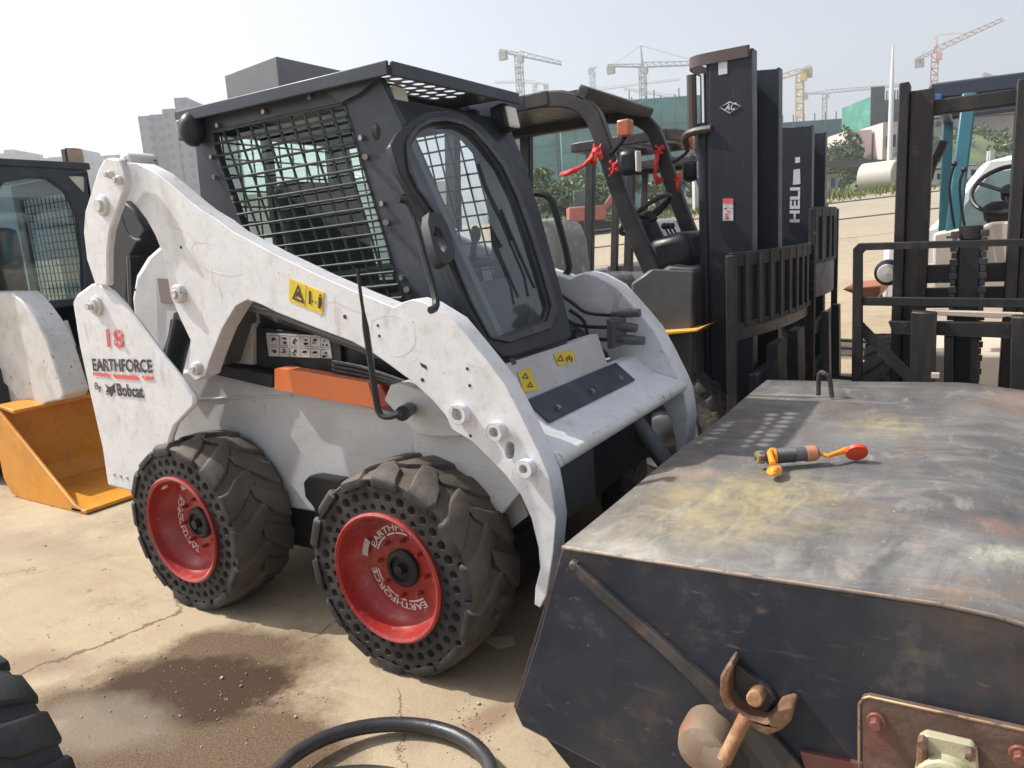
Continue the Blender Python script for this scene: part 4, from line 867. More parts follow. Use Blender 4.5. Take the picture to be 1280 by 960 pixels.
# cab box
ztop = onx(110, 210, XL).z; yfar = onx(112, 225, XL).y; yn = yfar-1.0
gp = [(6, 228), (40, 222), (62, 224), (82, 238), (98, 270), (104, 320), (106, 372), (60, 376), (-30, 380), (-40, 300)]
front = MB().prism([(yn, .75), (yfar, .75), (yfar, ztop-.02), (yfar-.02, ztop), (yn, ztop)], 'x', XL-.06, XL, holes=[[fx(a, b) for a, b in gp], [fx(a, b) for a, b in ((86, 220), (107, 220), (107, 242))]]).build('cab_front', mat('cab_blue_black_paint', (.018, .027, .042), .35, layers=[((.10, .10, .11), 5, .5, .75, .5)]), L2, bevel=.012)
cabb = MATS['cab_blue_black_paint']
MB().prism([fx(a, b) for a, b in gp], 'x', XL-.04, XL-.034).build('windscreen', glass_dark, L2)
MB().prism([fx(a, b) for a, b in ((86, 220), (107, 220), (107, 242))], 'x', XL-.03, XL-.02).build('corner_lamp', lens, L2)
MB().box((XL-.6, (yn+yfar)/2, ztop+.01), (1.25, 1.02, .05)).build('roof', cabb, L2, bevel=.01)
for yy, nm in ((yn, 'cab_side'), (yfar-.03, 'cab_side')):
    MB().prism([(XL-1.1, .9), (XL-.06, .9), (XL-.06, ztop-.03), (XL-1.1, ztop-.03)], 'y', yy, yy+.03, holes=[[(XL-1.0, 1.15), (XL-.16, 1.15), (XL-.16, ztop-.15), (XL-1.0, ztop-.15)]]).build(nm, cabb, L2)
    g = MB()
    for k in range(15): g.tube([(XL-1.0+k*.06, yy+.015, 1.1), (XL-1.0+k*.06, yy+.015, ztop-.12)], .0045, 4)
    for k in range(15): g.tube([(XL-1.02, yy+.015, 1.15+k*.06), (XL-.14, yy+.015, 1.15+k*.06)], .0045, 4)
    g.build('window_mesh', mesh_m, L2)
MB().box((XL-.5, (yn+yfar)/2, 1.0), (1.0, .9, .3)).build('cab_floor', cabb, L2)
MB().box((XL-.62, (yn+yfar)/2, 1.45), (.14, .44, .6)).build('seat_back', MATS['seat_vinyl'], L2, bevel=.05)
lc = onx(93, 197, XL-.05); w = MB().box((lc.x-.02, lc.y, lc.z), (.07, .13, .13)).build('roof_lamp', black, L2, bevel=.012)
MB().box((lc.x+.018, lc.y, lc.z), (.01, .11, .11)).build('lamp_lens', mat('orange_dusty_lens', (.42, .28, .19), .3, coat=.4), w, bevel=.01)
# near lift arm (white) curving down to the bucket
Y2 = 2.32
def a2(pts): return XZ(Y2, pts)
la = MB().prism(a2([(-40, 366), (15, 366), (28, 378), (45, 402), (58, 425), (68, 455), (80, 492), (76, 500), (52, 506), (38, 502), (22, 500), (8, 482), (-10, 466), (-40, 460)]), 'y', Y2, Y2+.16).build('lift_arm', white_worn, L2, bevel=.012)
MB().prism(a2([(-20, 368), (6, 378), (34, 440), (36, 500), (20, 508), (-20, 512)]), 'y', Y2+.02, Y2+.1).build('arm_inner_plate', white_dirty, L2, bevel=.01)
MB().prism([fx(a, b, XL+.02) for a, b in ((60, 408), (84, 400), (95, 432), (90, 440), (66, 436))], 'x', XL+.0, XL+.03).build('front_panel', white, L2, bevel=.006)
MB().prism([fx(a, b, XL+.02) for a, b in ((85, 458), (104, 456), (108, 490), (96, 494))], 'x', XL+.0, XL+.03).build('front_panel', white, L2, bevel=.006)
MB().box((XL-.5, (yn+yfar)/2, .55), (1.2, .95, .5)).build('chassis', cabb, L2, bevel=.02)
wb = make_wheel(L2, (XL-.35, 2.18, .36), .2, letters=False, detail=False)
make_wheel(L2, (XL-.35, 3.75, .36), .2, mirror=True, letters=False, detail=False)
# yellow bucket
bk = [(-5.25, .58), (-5.20, .60), (-5.12, .545), (-4.44, .045), (-4.37, .03), (-4.37, .0), (-5.1, .0), (-5.2, .02), (-5.27, .12)]
yb0, yb1 = 2.11, 3.70
BK = MB().prism([(-5.27, .58), (-5.22, .60), (-5.17, .58), (-5.17, .14), (-5.08, .05), (-4.4, .03), (-4.33, .005), (-5.1, .0), (-5.2, .02), (-5.27, .12)], 'y', yb0+.02, yb1-.02).build('bucket', yellow, L2, bevel=.005)
for yy in (yb0, yb1-.02): MB().prism(bk, 'y', yy, yy+.02).build('bucket_side', yellow, BK, bevel=.006)
MB().box((-4.40, (yb0+yb1)/2, .018), (.16, yb1-yb0, .022)).build('cutting_edge', yellow, BK, bevel=.004)
MB().box((-5.10, (yb0+yb1)/2, .575), (.18, yb1-yb0-.05, .022), Matrix.Rotation(.12, 3, 'Y')).build('bucket_top_lip', yellow, BK, bevel=.004)
def ball_dirt():
    mb = MB(); r = random.Random(4)
    for k in range(60): mb.ball((-5.10+r.uniform(-.07, .08), 2.75+r.uniform(-.15, .25), .592), (r.uniform(.008, .02), r.uniform(.008, .02), r.uniform(.005, .012)), 6, 4)
    o = mb.build('dirt', mat('dry_dirt', (.22, .13, .07), .9)); tag(o, 'crumbs of dry brown dirt on top of the yellow bucket', 'dirt', kind='stuff')
ball_dirt()

# ================================================================== FORKLIFTS (facing +x)
def forklift(loc, rz, label, group, P):
    T = empty('forklift', loc, rz, label, 'forklift', group); B = dict(parent=T, local=True)
    bodym, mastm_, guard, legx = P['body'], P['mast'], P['guard'], P.get('leg', 0)
    # chassis
    fl = MB().prism([(-1.55, .35), (-.3, .30), (-.12, .42), (.12, .42), (.16, .60), (.16, 1.20), (.02, 1.22), (-.14, 1.14), (-.20, .62), (-.55, .55), (-.62, .85), (-1.55, .95)], 'y', -.46, .46).build('chassis', bodym, bevel=.02, **B)
    MB().prism([(-1.50, .93), (-.62, .86), (-.58, .95), (-.70, 1.02), (-1.5, 1.04)], 'y', -.42, .42).build('engine_hood', bodym, bevel=.03, **B)
    MB().prism([(-2.15, .40), (-2.05, .25), (-1.52, .25), (-1.50, 1.00), (-2.0, .98), (-2.18, .75)], 'y', -.52, .52).build('counterweight', P['cw'], bevel=.05, **B)
    for s in (-1, 1):
        MB().prism([(-.42, .60), (-.36, .72), (-.1, .80), (.0, .80), (.0, .73), (-.12, .73), (-.32, .66)], 'y', s*.46-(.10 if s < 0 else 0), s*.46+(.10 if s > 0 else 0)).build('fender', bodym, bevel=.008, **B)
        # step plate of the cowl
        if P.get('yellow_step') and s < 0:
            MB().prism([(-.10, .885), (.20, .905), (.26, .925), (.22, .895), (-.10, .86)], 'y', -.60, -.42).build('yellow_step', orange_step, bevel=.003, **B)
    MB().prism([(-.16, .62), (.16, .62), (.18, 1.19), (-.05, 1.21), (-.16, 1.14)], 'y', -.53, -.47).build('cowl_panel', bodym, bevel=.015, **B)
    MB().prism([(-.60, .55), (-.16, .50), (-.16, .58), (-.60, .62)], 'y', -.52, .52).build('floor_plate', black, bevel=.006, **B)
    # dash, column, wheel
    MB().box((-.02, 0, 1.28), (.24, .62, .20), Matrix.Rotation(-.2, 3, 'Y')).build('dashboard', black, bevel=.05, **B)
    MB().tube([(-.10, -.08, 1.18), (-.22, -.08, 1.44)], .05, 12).build('steering_column', black, **B)
    sw = MB(); M = Matrix.Translation((-.24, -.08, 1.50))@Matrix.Rotation(-.62, 4, 'Y')
    sw2 = MB(M); sw2.tube([(.17*math.cos(2*PI*k/28), .17*math.sin(2*PI*k/28), 0) for k in range(28)], .014, 8, closed=True)
    for a in (.5, 2.6, 4.7): sw2.tube([(0, 0, -.02), (.17*math.cos(a), .17*math.sin(a), 0)], .013, 6)
    sw2.lathe([(.001, .0), (.04, 0), (.045, -.06)], (0, 0, 0), 'z', 14); sw2.build('steering_wheel', black, **B)
    lv = MB()
    for k in range(3): lv.tube([(-.10, .18+k*.07, 1.2), (-.22, .18+k*.07, 1.42)], .007, 6); lv.ball((-.225, .18+k*.07, 1.43), .02, 8, 6)
    lv.build('levers', black, **B)
    # seat
    s1 = MB().box((-.66, 0, 1.10), (.46, .46, .14)).build('seat', P['seat'], bevel=.05, **B)
    MB().prism([(-.86, 1.12), (-.74, 1.12), (-.76, 1.40), (-.80, 1.50), (-.88, 1.52), (-.92, 1.42)], 'y', -.23, .23).build('seat_back', P['seat'], s1, bevel=.04, local=True)
    # overhead guard
    gz0 = 1.18
    for s in (-1, 1):
        y = s*.44
        pts = smoothp([(-.06, y, gz0), (-.18, y, 1.45), (-.26, y, 1.68), (-.33, y, 1.92), (-.38, y, 2.05), (-.50, y, 2.13), (-.70, y, 2.155)], 1)
        lg = MB()
        for i in range(len(pts)-1): pass
        w_, h_ = .06, .09
        vs = []
        for i, p in enumerate(pts):
            a = pts[max(i-1, 0)]; b = pts[min(i+1, len(pts)-1)]; t = (b-a).normalized(); nrm = Vector((t.z, 0, -t.x))
            vs += [p+nrm*sx*h_/2+Vector((0, sy*w_/2, 0)) for sx, sy in ((-1, -1), (1, -1), (1, 1), (-1, 1))]
        fs = []
        for i in range(len(pts)-1): fs += [(i*4+j, i*4+(j+1) % 4, i*4+4+(j+1) % 4, i*4+4+j) for j in range(4)]
        fs += [(3, 2, 1, 0), tuple(len(vs)-4+j for j in range(4))]
        lg.raw(vs, fs).build('guard_front_leg', guard, bevel=.01, **B)
        MB().beam((-1.38, y, .95), (-1.30, y, 2.12), .06, .08, (1, 0, 0)).build('guard_rear_leg', guard, bevel=.008, **B)
        MB().beam((-.62, y, 2.15), (-1.45, y, 2.14), .07, .085).build('guard_side_rail', guard, bevel=.012, **B)
    rf = MB().box((-.42, 0, 2.145), (.07, .94, .075), Matrix.Rotation(.5, 3, 'Y')).build('guard_front_rail', guard, bevel=.01, **B)
    q = MB().box((-1.44, 0, 2.14), (.07, .94, .08)).build('guard_rear_rail', guard, bevel=.01, **B)
    if P.get('roof_sheet'): MB().box((-.93, 0, 2.165), (.98, .90, .012)).build('guard_roof_sheet', guard, **B)
    else:
        for k in range(6): MB().box((-.58-k*.15, 0, 2.15), (.05, .84, .03)).build('guard_slat', guard, bevel=.004, **B)
    # mast
    H = P['mast_h']; mx0, mx1 = .20, .43
    for s in (-1, 1):
        y = s*.34; y0, y1 = (y, y+.10) if s < 0 else (y-.10, y)
        MB().prism([(mx0, .06), (mx1, .06), (mx1, H-.02), (mx0+.02, H)], 'y', y0, y0+.014).build('mast_rail', mastm_, bevel=.004, **B)
        fl_ = MB()
        for x in (mx0, mx0+.095, mx1-.095, mx1-.016): fl_.box((x+.008, y0+.056, (H+.06)/2), (.016, .08, H-.08))
        fl_.build('mast_flanges', mastm_, bevel=.003, **B)
        MB().tube([(mx0-.03, y*.80, .15), (mx0-.03, y*.80, H-.32)], .035, 12).build('lift_cylinder', mastm_, **B)
        MB().tube([(mx0-.03, y*.80, H-.32), (mx0-.03, y*.80, H-.08)], .018, 10).build('lift_rod', chrome, **B)
        MB().tube([(mx0+.10, y*.66, .5), (mx0+.10, y*.66, H-.1)], [.018]*2, 5).build('mast_chain', black, **B)
    for z in (.35, H*.5, H-.08): MB().box((mx0+.04, 0, z), (.05, .64, .10)).build('mast_crossbar', mastm_, bevel=.006, **B)
    # curved top hoop behind the near rail
    if P.get('hoop'):
        hp = smoothp([(mx1-.02, -.352, 0), (mx0, -.350, 0), (mx0-.07, -.335, 0), (mx0-.11, -.27, 0), (mx0-.11, -.05, 0), (mx0-.08, .12, 0), (mx0, .24, 0)], 2)
        vs = []
        for x, y, z in hp: vs += [(x, y, H-.052), (x, y, H+.002), (x+.010, y+.008, H+.002), (x+.010, y+.008, H-.052)]
        K = len(hp)
        MB().raw(vs, [(i*4+j, i*4+(j+1) % 4, i*4+4+(j+1) % 4, i*4+4+j) for i in range(K-1) for j in range(4)]+[(3, 2, 1, 0), (K*4-4, K*4-3, K*4-2, K*4-1)]).build('mast_top_hoop', brown, **B)
        MB().tube([(mx0-.085, -.295, H-.37), (mx0-.085, -.295, H-.08)], .026, 10).build('hoop_post', brown, **B)
        MB().tube(smoothp([(mx0+.03, -.35, H-.36), (mx0-.08, -.34, H-.36), (mx0-.13, -.30, H-.38), (mx0-.13, -.25, H-.42)], 1), .020, 8).build('hoop_bracket', brown, **B)
    # carriage, load backrest, forks
    cx = .47
    for z in (.30, .62): MB().box((cx, 0, z), (.05, 1.0, .10)).build('carriage_bar', mastm_, bevel=.008, **B)
    br = P['back']; bz0, bz1, by = br['z0'], br['z1'], br['y']; xa, xb = br['x']
    def bxp(t): return xa+(xb-xa)*t+.05*math.sin(PI*t)
    def strip(name, z0_, z1_, th=.012, m=guardrust):
        vs = []
        K = 12
        for k in range(K+1):
            t = k/K; y = -by+2*by*t; x = bxp(t); vs += [(x, y, z0_), (x, y, z1_), (x+th, y, z1_), (x+th, y, z0_)]
        MB().raw(vs, [(i*4+j, i*4+(j+1) % 4, i*4+4+(j+1) % 4, i*4+4+j) for i in range(K) for j in range(4)]+[(3, 2, 1, 0), tuple(K*4+j for j in range(4))]).build(name, m, bevel=.003, **B)
    strip('backrest_top_bar', bz1-.07, bz1, .02); strip('backrest_mid_bar', br['zm']-.03, br['zm'], .02); 
    if br.get('solid'): strip('backrest_sheet', bz0+.22, bz1-.01, .006, mastm_)
    nb = br.get('bars', 7)
    for k in range(nb+2):
        t = k/(nb+1); y = -by+2*by*t; x = bxp(t); e = k in (0, nb+1)
        lo = bz0-.25 if e else br['zm']-.02
        MB().box((x+.012, y, (lo+bz1-.01)/2), (.05 if e else .02, .022 if e else .055, bz1-.01-lo)).build('backrest_side_post' if e else 'backrest_bar', guardrust, bevel=.004, **B)
    for s in (-1, 1):
        MB().prism([(cx+.03, .10), (cx+1.0, .06), (cx+1.0, .075), (cx+.10, .13), (cx+.085, .72), (cx+.03, .72)], 'y', s*.25-.05, s*.25+.05).build('fork', mastm_, bevel=.004, **B) if P.get('forks', True) else MB().prism([(cx+.03, .25), (cx+.10, .22), (cx+.085, .80), (cx+.03, .80)], 'y', s*.25-.10, s*.25+.10).build('fork_bracket', guardrust, bevel=.004, **B)
    # wheels
    for x, y, R_, Wd, mir in ((0, -.56, .35, .24, 0), (0, .56, .35, .24, 1), (-1.55, -.52, .27, .18, 0), (-1.55, .52, .27, .18, 1)):
        M = Matrix.Translation((x, y, R_))@Matrix.Rotation(PI if mir else 0, 4, 'Z')@Matrix.Diagonal((R_/.365, Wd/.27, R_/.365, 1))
        mb = tyre_mb(lug_n=22, side_holes=False, seed=5); mb.bm.transform(M)
        w = mb.build('wheel', P['tyre'], T, local=True, smooth=40)
        MB(M).lathe([(.216, .03), (.222, .0), (.212, -.010), (.19, .03), (.12, .05), (.10, .02), (.06, .0), (.001, -.004)], (0, 0, 0), 'y', 32).build('rim', galv, w, local=True)
    # lamps
    for s in (-1, 1):
        y = s*.50; yl = MB().box((-.16, y, 1.76), (.10, .07, .13)).build('work_lamp', black, bevel=.03, **B)
        MB().box((-.105, y, 1.76), (.014, .06, .105)).build('lamp_lens', lens, yl, bevel=.02, local=True)
        ol = MB().box((-.17, y, 1.93), (.07, .07, .085)).build('indicator_lamp', amber, bevel=.01, **B)
        MB().tube(smoothp([(-.17, y, 1.89), (-.20, y, 1.86), (-.30, s*.45, 1.80)], 1), .012, 6).build('lamp_bracket', black, **B)
    return T
orange_step = mat('yellow_orange_step', (.80, .42, .05), .45)
dusty_tyre = mat('dusty_forklift_tyre', (.05, .048, .044), .8, layers=[((.20, .18, .14), 5, .45, .65, .6)], bump=(35, .3))
FA = forklift((-1.38, 4.20, 0), 0, 'black-masted forklift with red ribbons on its guard legs, right behind the loader', 'forklifts parked in the yard',
              dict(body=fgrey, mast=mastm, guard=guard_m, cw=fgrey, seat=plasticwrap, mast_h=2.25, hoop=True, roof_sheet=True, yellow_step=True, tyre=dusty_tyre, forks=False,
                   back=dict(z0=.62, z1=1.275, zm=.93, y=.60, x=(.38, .53), bars=8, solid=True)))
FB = forklift((-1.47, 6.30, 0), 0, 'forklift with white block lettering on its short black mast, second in the row', 'forklifts parked in the yard',
              dict(body=fgrey, mast=mastm, guard=guard_m, cw=galv, seat=wrapwhite, mast_h=2.10, hoop=False, roof_sheet=False, tyre=dusty_tyre,
                   back=dict(z0=.62, z1=1.50, zm=1.12, y=.52, x=(.46, .46), bars=4, solid=True)))
FC = forklift((-2.2, 8.5, 0), .0, 'dark forklift furthest back in the row, seen through the other guards', 'forklifts parked in the yard',
              dict(body=fgrey, mast=mastm, guard=guard_m, cw=galv, seat=black, mast_h=2.05, hoop=False, roof_sheet=True, tyre=dusty_tyre,
                   back=dict(z0=.6, z1=1.3, zm=.95, y=.5, x=(.46, .46), bars=5)))
# lettering and logo on the two masts
ym = 4.20-.34-.003
mk = MB(); lg = [(900, 134), (912, 127.5), (926, 133), (912, 141.5)]
mk.tube([tuple(ony(a, b, ym)) for a, b in lg], .0035, 5, closed=True)
fit_text(mk, 'AC', ony(905, 139, ym), ony(920, 137, ym), ony(906, 130, ym), bold=.02, shear=.3); mk.build('diamond_logo', whiteink if False else stickerw, FA)
s_ = MB().raw([ony(*p, ym) for p in ((898, 78), (909, 76), (909, 92), (898, 94))], [(0, 1, 2, 3)]).build('mast_sticker', stickerw, FA, recalc=False)
s_ = MB().raw([ony(*p, ym) for p in ((903.5, 248), (916.5, 248), (916.5, 276), (903.5, 276))], [(0, 1, 2, 3)]).build('mast_sticker', stickerw, FA, recalc=False)
MB().raw([ony(*p, ym-.002) for p in ((903.5, 248), (916.5, 248), (916.5, 254), (903.5, 254))], [(0, 1, 2, 3)]).build('sticker_header', redink, s_, recalc=False)
rr = random.Random(8); q = MB()
for k in range(14):
    a, b = 905+rr.random()*8, 256+rr.random()*17; q.raw([ony(*p, ym-.002) for p in ((a, b), (a+3, b), (a+3, b+1.2), (a, b+1.2))], [(0, 1, 2, 3)])
q.build('sticker_print', redink, s_, recalc=False)
yh = 6.30-.34-.003
hl_ = MB(); fit_text(hl_, 'HELI', ony(999.5, 278, yh), ony(1000.2, 234, yh), ony(987, 278, yh), bold=.035); hl_.build('lettering', stickerw, FB, recalc=False)
MB().raw([ony(*p, yh) for p in ((992, 212), (1000, 211), (1000.5, 230), (991, 231))], [(0, 1, 2, 3)]).build('mast_sticker', stickerw, FB, recalc=False)
MB().raw([ony(*p, yh) for p in ((994, 197), (1000, 196), (1000, 203), (994, 204))], [(0, 1, 2, 3)]).build('mast_sticker', stickerw, FB, recalc=False)
# ribbons tied to the first forklift
def ribbon_mb(pts, y, w=.02):
    P = [Vector(ony(a, b, y)) for a, b in pts]; vs = []
    for i, p in enumerate(P):
        a = P[max(i-1, 0)]; b = P[min(i+1, len(P)-1)]; t = (b-a).normalized(); s = Vector((t.z, 0, -t.x))*w*(1+.35*math.sin(i*2.1)); off = Vector((0, .012*math.sin(i*1.7), 0))
        vs += [p+s+off, p-s-off]
    return vs, [(2*i, 2*i+1, 2*i+3, 2*i+2) for i in range(len(P)-1)]
def ribbon_thing(lab, parts, knot, y):
    mb = MB()
    for p, w in parts: mb.raw(*ribbon_mb(p, y, w))
    mb.ball(ony(*knot, y), (.012, .015, .016), 8, 6)
    c = ony(*knot, y)
    for k in range(4): a = k*1.6+.4; mb.raw([c, c+Vector((.030*math.cos(a), -.02, .034*math.sin(a))), c+Vector((.034*math.cos(a+.5), -.005, .038*math.sin(a+.5)))], [(0, 1, 2)])
    o = mb.build('ribbon', ribbon); s = o.modifiers.new('t', 'SOLIDIFY'); s.thickness = .003; tag(o, lab, 'ribbon', 'red ribbons tied to the forklift guard')
ribbon_thing('red ribbon with long trailing tail tied to the near guard leg', [([(745, 188), (738, 198), (730, 207), (718, 213), (708, 217), (700, 218)], .012), ([(746, 185), (741, 200), (744, 206)], .02), ([(748, 186), (752, 200)], .014)], (747, 187), 3.70)
ribbon_thing('small red ribbon hanging below the headlamp on the near guard leg', [([(768, 205), (766, 214), (762, 221)], .008), ([(769, 207), (773, 214)], .006)], (768, 207), 3.69)
ribbon_thing('red ribbon hanging from the far guard leg to its left', [([(822, 188), (820, 205), (819, 222), (823, 230)], .014), ([(822, 187), (830, 183)], .01), ([(820, 222), (829, 226)], .01)], (824, 187), 4.58)
ribbon_thing('short red ribbon hanging to the right of the far guard leg', [([(848, 220), (847, 232), (848, 240)], .011)], (848, 221), 4.58)
#PART4
# ================================================================== RIGHT FORKLIFT (facing the camera)
FR = empty('forklift', (-.03, 4.75, 0), 0, 'old forklift with teal overhead guard and cream body facing the camera at the right edge', 'forklift', 'forklifts parked in the yard')
def bar_px(mb, pts, y0, y1): return mb.prism(XZ(y0, pts), 'y', y0, y1)
ym_ = 4.20
for (a, b, c_, d), nm in (((1123, 112, 1137, 600), 0), ((1137, 110, 1168, 600), 1), ((1271, 108, 1288, 600), 0), ((1288, 108, 1317, 600), 1)):
    P0 = ony(a, b, ym_); P1 = ony(c_, b, ym_)
    MB().box(((P0.x+P1.x)/2, ym_+.07+nm*.02, (P0.z-.04*nm+.06)/2+.03), (P1.x-P0.x-.003, .14-.03*nm, P0.z-.04*nm-.06)).build('mast_rail', mastbrown, FR, bevel=.005)
xl, xr = ony(1123, 112, ym_).x, ony(1317, 108, ym_).x
for z, h in ((1.90, .07), (1.10, .09), (.98, .10), (.35, .10)): MB().box(((xl+xr)/2, ym_+.10, z), (xr-xl-.12, .05, h)).build('mast_crossbar', black if z < 1.2 else mastbrown, FR, bevel=.006)
for k, px in enumerate((1191, 1228)):
    mb = MB(); r_ = random.Random(k)
    x = ony(px, 350, 4.16).x
    for i in range(22): mb.box((x, 4.16, .60+i*.033), (.034 if i % 2 else .022, .014, .030))
    mb.build('lift_chain', brace_m, FR, bevel=.002)
x = ony(1209, 380, 4.2).x
MB().box((x, 4.22, .78), (.11, .12, .98)).build('lift_cylinder', black, FR, bevel=.02)
MB().cyl((x, 4.2, 1.27), (x, 4.2, 1.33), .05, n=14).build('cylinder_head', mastbrown, FR)
yb = 3.92
bf = MB(); bar_px(bf, [(1066, 311), (1073, 304), (1378, 296), (1378, 304), (1082, 313), (1078, 317), (1078, 600), (1063, 600)], yb, yb+.03); bf.build('backrest_frame', guardrust, FR, bevel=.004)
bf = MB(); bar_px(bf, [(1078, 371), (1378, 375), (1378, 387), (1078, 382)], yb+.005, yb+.03); bf.build('backrest_lower_bar', guardrust, FR, bevel=.004)
bf = MB(); bar_px(bf, [(1110, 402), (1265, 404), (1265, 423), (1116, 417)], yb+.005, yb+.06); bf.build('carriage_bar', guardrust, FR, bevel=.004)
bf = MB(); bar_px(bf, [(1066, 390), (1145, 470), (1145, 490), (1066, 410)], yb+.01, yb+.025); bf.build('backrest_brace', guardrust, FR, bevel=.003)
for P in ([(1139, 389), (1171, 391), (1166, 560), (1135, 560)], [(1265, 395), (1300, 396), (1300, 560), (1262, 560)]):
    bf = MB(); bar_px(bf, P, yb-.05, yb+.02); bf.build('fork_shank', mastbrown, FR, bevel=.008)
for P in ([(1180, 420), (1192, 420), (1190, 560), (1180, 560)], [(1212, 420), (1224, 420), (1222, 560), (1212, 560)]):
    bf = MB(); bar_px(bf, P, yb+.03, yb+.07); bf.build('carriage_post', mastbrown, FR, bevel=.005)
bf = MB(); bar_px(bf, [(1165, 388), (1280, 392), (1280, 398), (1258, 396), (1250, 398), (1165, 394)], yb+.15, yb+.2); bf.build('hose_plate', cream, FR, bevel=.003)
P0 = ony(1370, 300, yb); MB().box((P0.x, yb+.015, (P0.z+.25)/2), (.045, .03, P0.z-.25)).build('backrest_side_post', guardrust, FR, bevel=.004)
# body
yb2 = 4.95
MB().prism(XZ(yb2, [(1166, 292), (1200, 285), (1232, 283), (1238, 278), (1400, 268), (1400, 392), (1236, 372), (1166, 376)]), 'y', yb2, yb2+.35).build('front_cowl', cream, FR, bevel=.02)
MB().prism([(4.95, .35), (6.9, .3), (7.0, 1.0), (5.9, 1.05), (5.8, .6), (5.3, .55), (4.95, .6)], 'x', -.43, .50).build('chassis', cream, FR, bevel=.03)
MB().prism(XZ(yb2, [(1060, 357), (1106, 353), (1106, 362), (1096, 374), (1083, 366)]), 'y', yb2-.25, yb2+.3).build('orange_fender', mat('old_orange_paint', (.42, .13, .05), .5, layers=[((.2, .12, .08), 9, .5, .7, .7)]), FR, bevel=.008)
for s, xx in ((0, -.50), (1, .56)):
    M = Matrix.Translation((xx, 4.78, .37))@Matrix.Rotation(PI/2 if s else -PI/2, 4, 'Z')@Matrix.Diagonal((1.0, .9, 1.0, 1))
    mb = tyre_mb(lug_n=20, side_holes=False, seed=3); mb.bm.transform(M); w = mb.build('wheel', dusty_tyre, FR, smooth=40)
    MB(M).lathe([(.216, .03), (.222, 0), (.212, -.01), (.19, .03), (.12, .05), (.06, 0), (.001, -.004)], (0, 0, 0), 'y', 28).build('rim', galv, w)
for s, xx in ((0, -.42), (1, .30)):
    M = Matrix.Translation((xx, 6.6, .27))@Matrix.Rotation(PI/2 if s else -PI/2, 4, 'Z')@Matrix.Diagonal((.74, .6, .74, 1))
    mb = tyre_mb(lug_n=20, side_holes=False, seed=3); mb.bm.transform(M); w = mb.build('wheel', dusty_tyre, FR, smooth=40)
c = ony(1110, 341, 4.4); hd_ = MB(); hd_.lathe([(.001, -.05), (.05, -.045), (.065, -.02), (.07, .02), (.04, .06), (.001, .07)], (c.x, 4.4, c.z), 'y', 18); hd_.build('headlamp', black, FR)
MB().lathe([(.001, -.056), (.045, -.052), (.052, -.04)], (c.x, 4.4, c.z), 'y', 18).build('lamp_lens', lens, FR)
yd = 5.1
MB().prism(XZ(yd, [(1228, 258), (1240, 252), (1400, 240), (1400, 272), (1236, 281), (1230, 275)]), 'y', yd, yd+.25).build('dashboard', MATS['seat_vinyl'], FR, bevel=.02)
c = ony(1259, 236, 5.2); M = Matrix.Translation(c)@Matrix.Rotation(-.25, 4, 'Y')@Matrix.Rotation(.80, 4, 'X')
sw = MB(M); sw.tube([(.175*math.cos(2*PI*k/30), .175*math.sin(2*PI*k/30), 0) for k in range(30)], .013, 8, closed=True)
for a in (.3, 2.4, 4.5): sw.tube([(0, 0, -.03), (.175*math.cos(a), .175*math.sin(a), 0)], .011, 6)
sw.lathe([(.001, .0), (.035, 0), (.04, -.06)], (0, 0, 0), 'z', 14); sw.tube([(0, 0, -.05), (0, 0, -.3)], .03, 8); sw.build('steering_wheel', black, FR)
yg = 5.15
bm_ = MB(); bm_.prism(XZ(yg, [(1161, 107), (1166, 104), (1420, 72), (1420, 92), (1162, 125)]), 'y', yg, yg+.07); bm_.build('guard_front_rail', mat('guard_slate_blue', (.035, .045, .075), .4), FR, bevel=.01)
z1 = ony(1210, 118, yg).z
for xx in (-.20, .50): MB().beam((xx, yg+.05, z1), (xx, yg+1.35, z1+.02), .07, .07).build('guard_side_rail', MATS['guard_slate_blue'], FR, bevel=.01)
for k in range(4): MB().box((.15, yg+.3+k*.28, z1+.01), (.7, .05, .04)).build('guard_slat', MATS['guard_slate_blue'], FR, bevel=.004)
A, B_ = ony(1212, 118, yg+.03), ony(1190, 300, 4.98)
MB().beam(A, B_, .075, .07, (0, 1, 0)).build('guard_front_leg', teal, FR, bevel=.01)
MB().beam((.50, yg+.03, z1), (.56, 4.98, 1.1), .075, .07, (0, 1, 0)).build('guard_front_leg', teal, FR, bevel=.01)
for xx in (-.20, .50): MB().beam((xx, yg+1.35, z1), (xx, yg+1.45, 1.0), .07, .07, (0, 1, 0)).build('guard_rear_leg', teal, FR, bevel=.01)
MB().beam(ony(1172, 118, yg), ony(1168, 145, yg), .05, .05, (0, 1, 0)).build('blue_pipe', mat('blue_pipe_paint', (.04, .14, .34), .4), FR, bevel=.006)
lv = MB()
for P in ([(1193, 205), (1186, 230), (1188, 252), (1193, 285)], [(1205, 212), (1199, 228), (1201, 255), (1206, 285)]):
    lv.tube(smoothp([tuple(ony(a, b, 4.9)) for a, b in P], 1), .007, 6); p = ony(*P[0], 4.9); lv.ball(p, .016, 8, 6)
lv.build('levers', black, FR)
MB().tube(smoothp([tuple(ony(a, b, 4.6)) for a, b in [(1178, 176), (1172, 190), (1163, 205), (1158, 225)]], 1), .030, 10).build('side_mirror', black, FR)
sb = MB(); sb.box((.15, 5.95, 1.15), (.46, .46, .14)); sb.build('seat', MATS['seat_vinyl'], FR, bevel=.05)

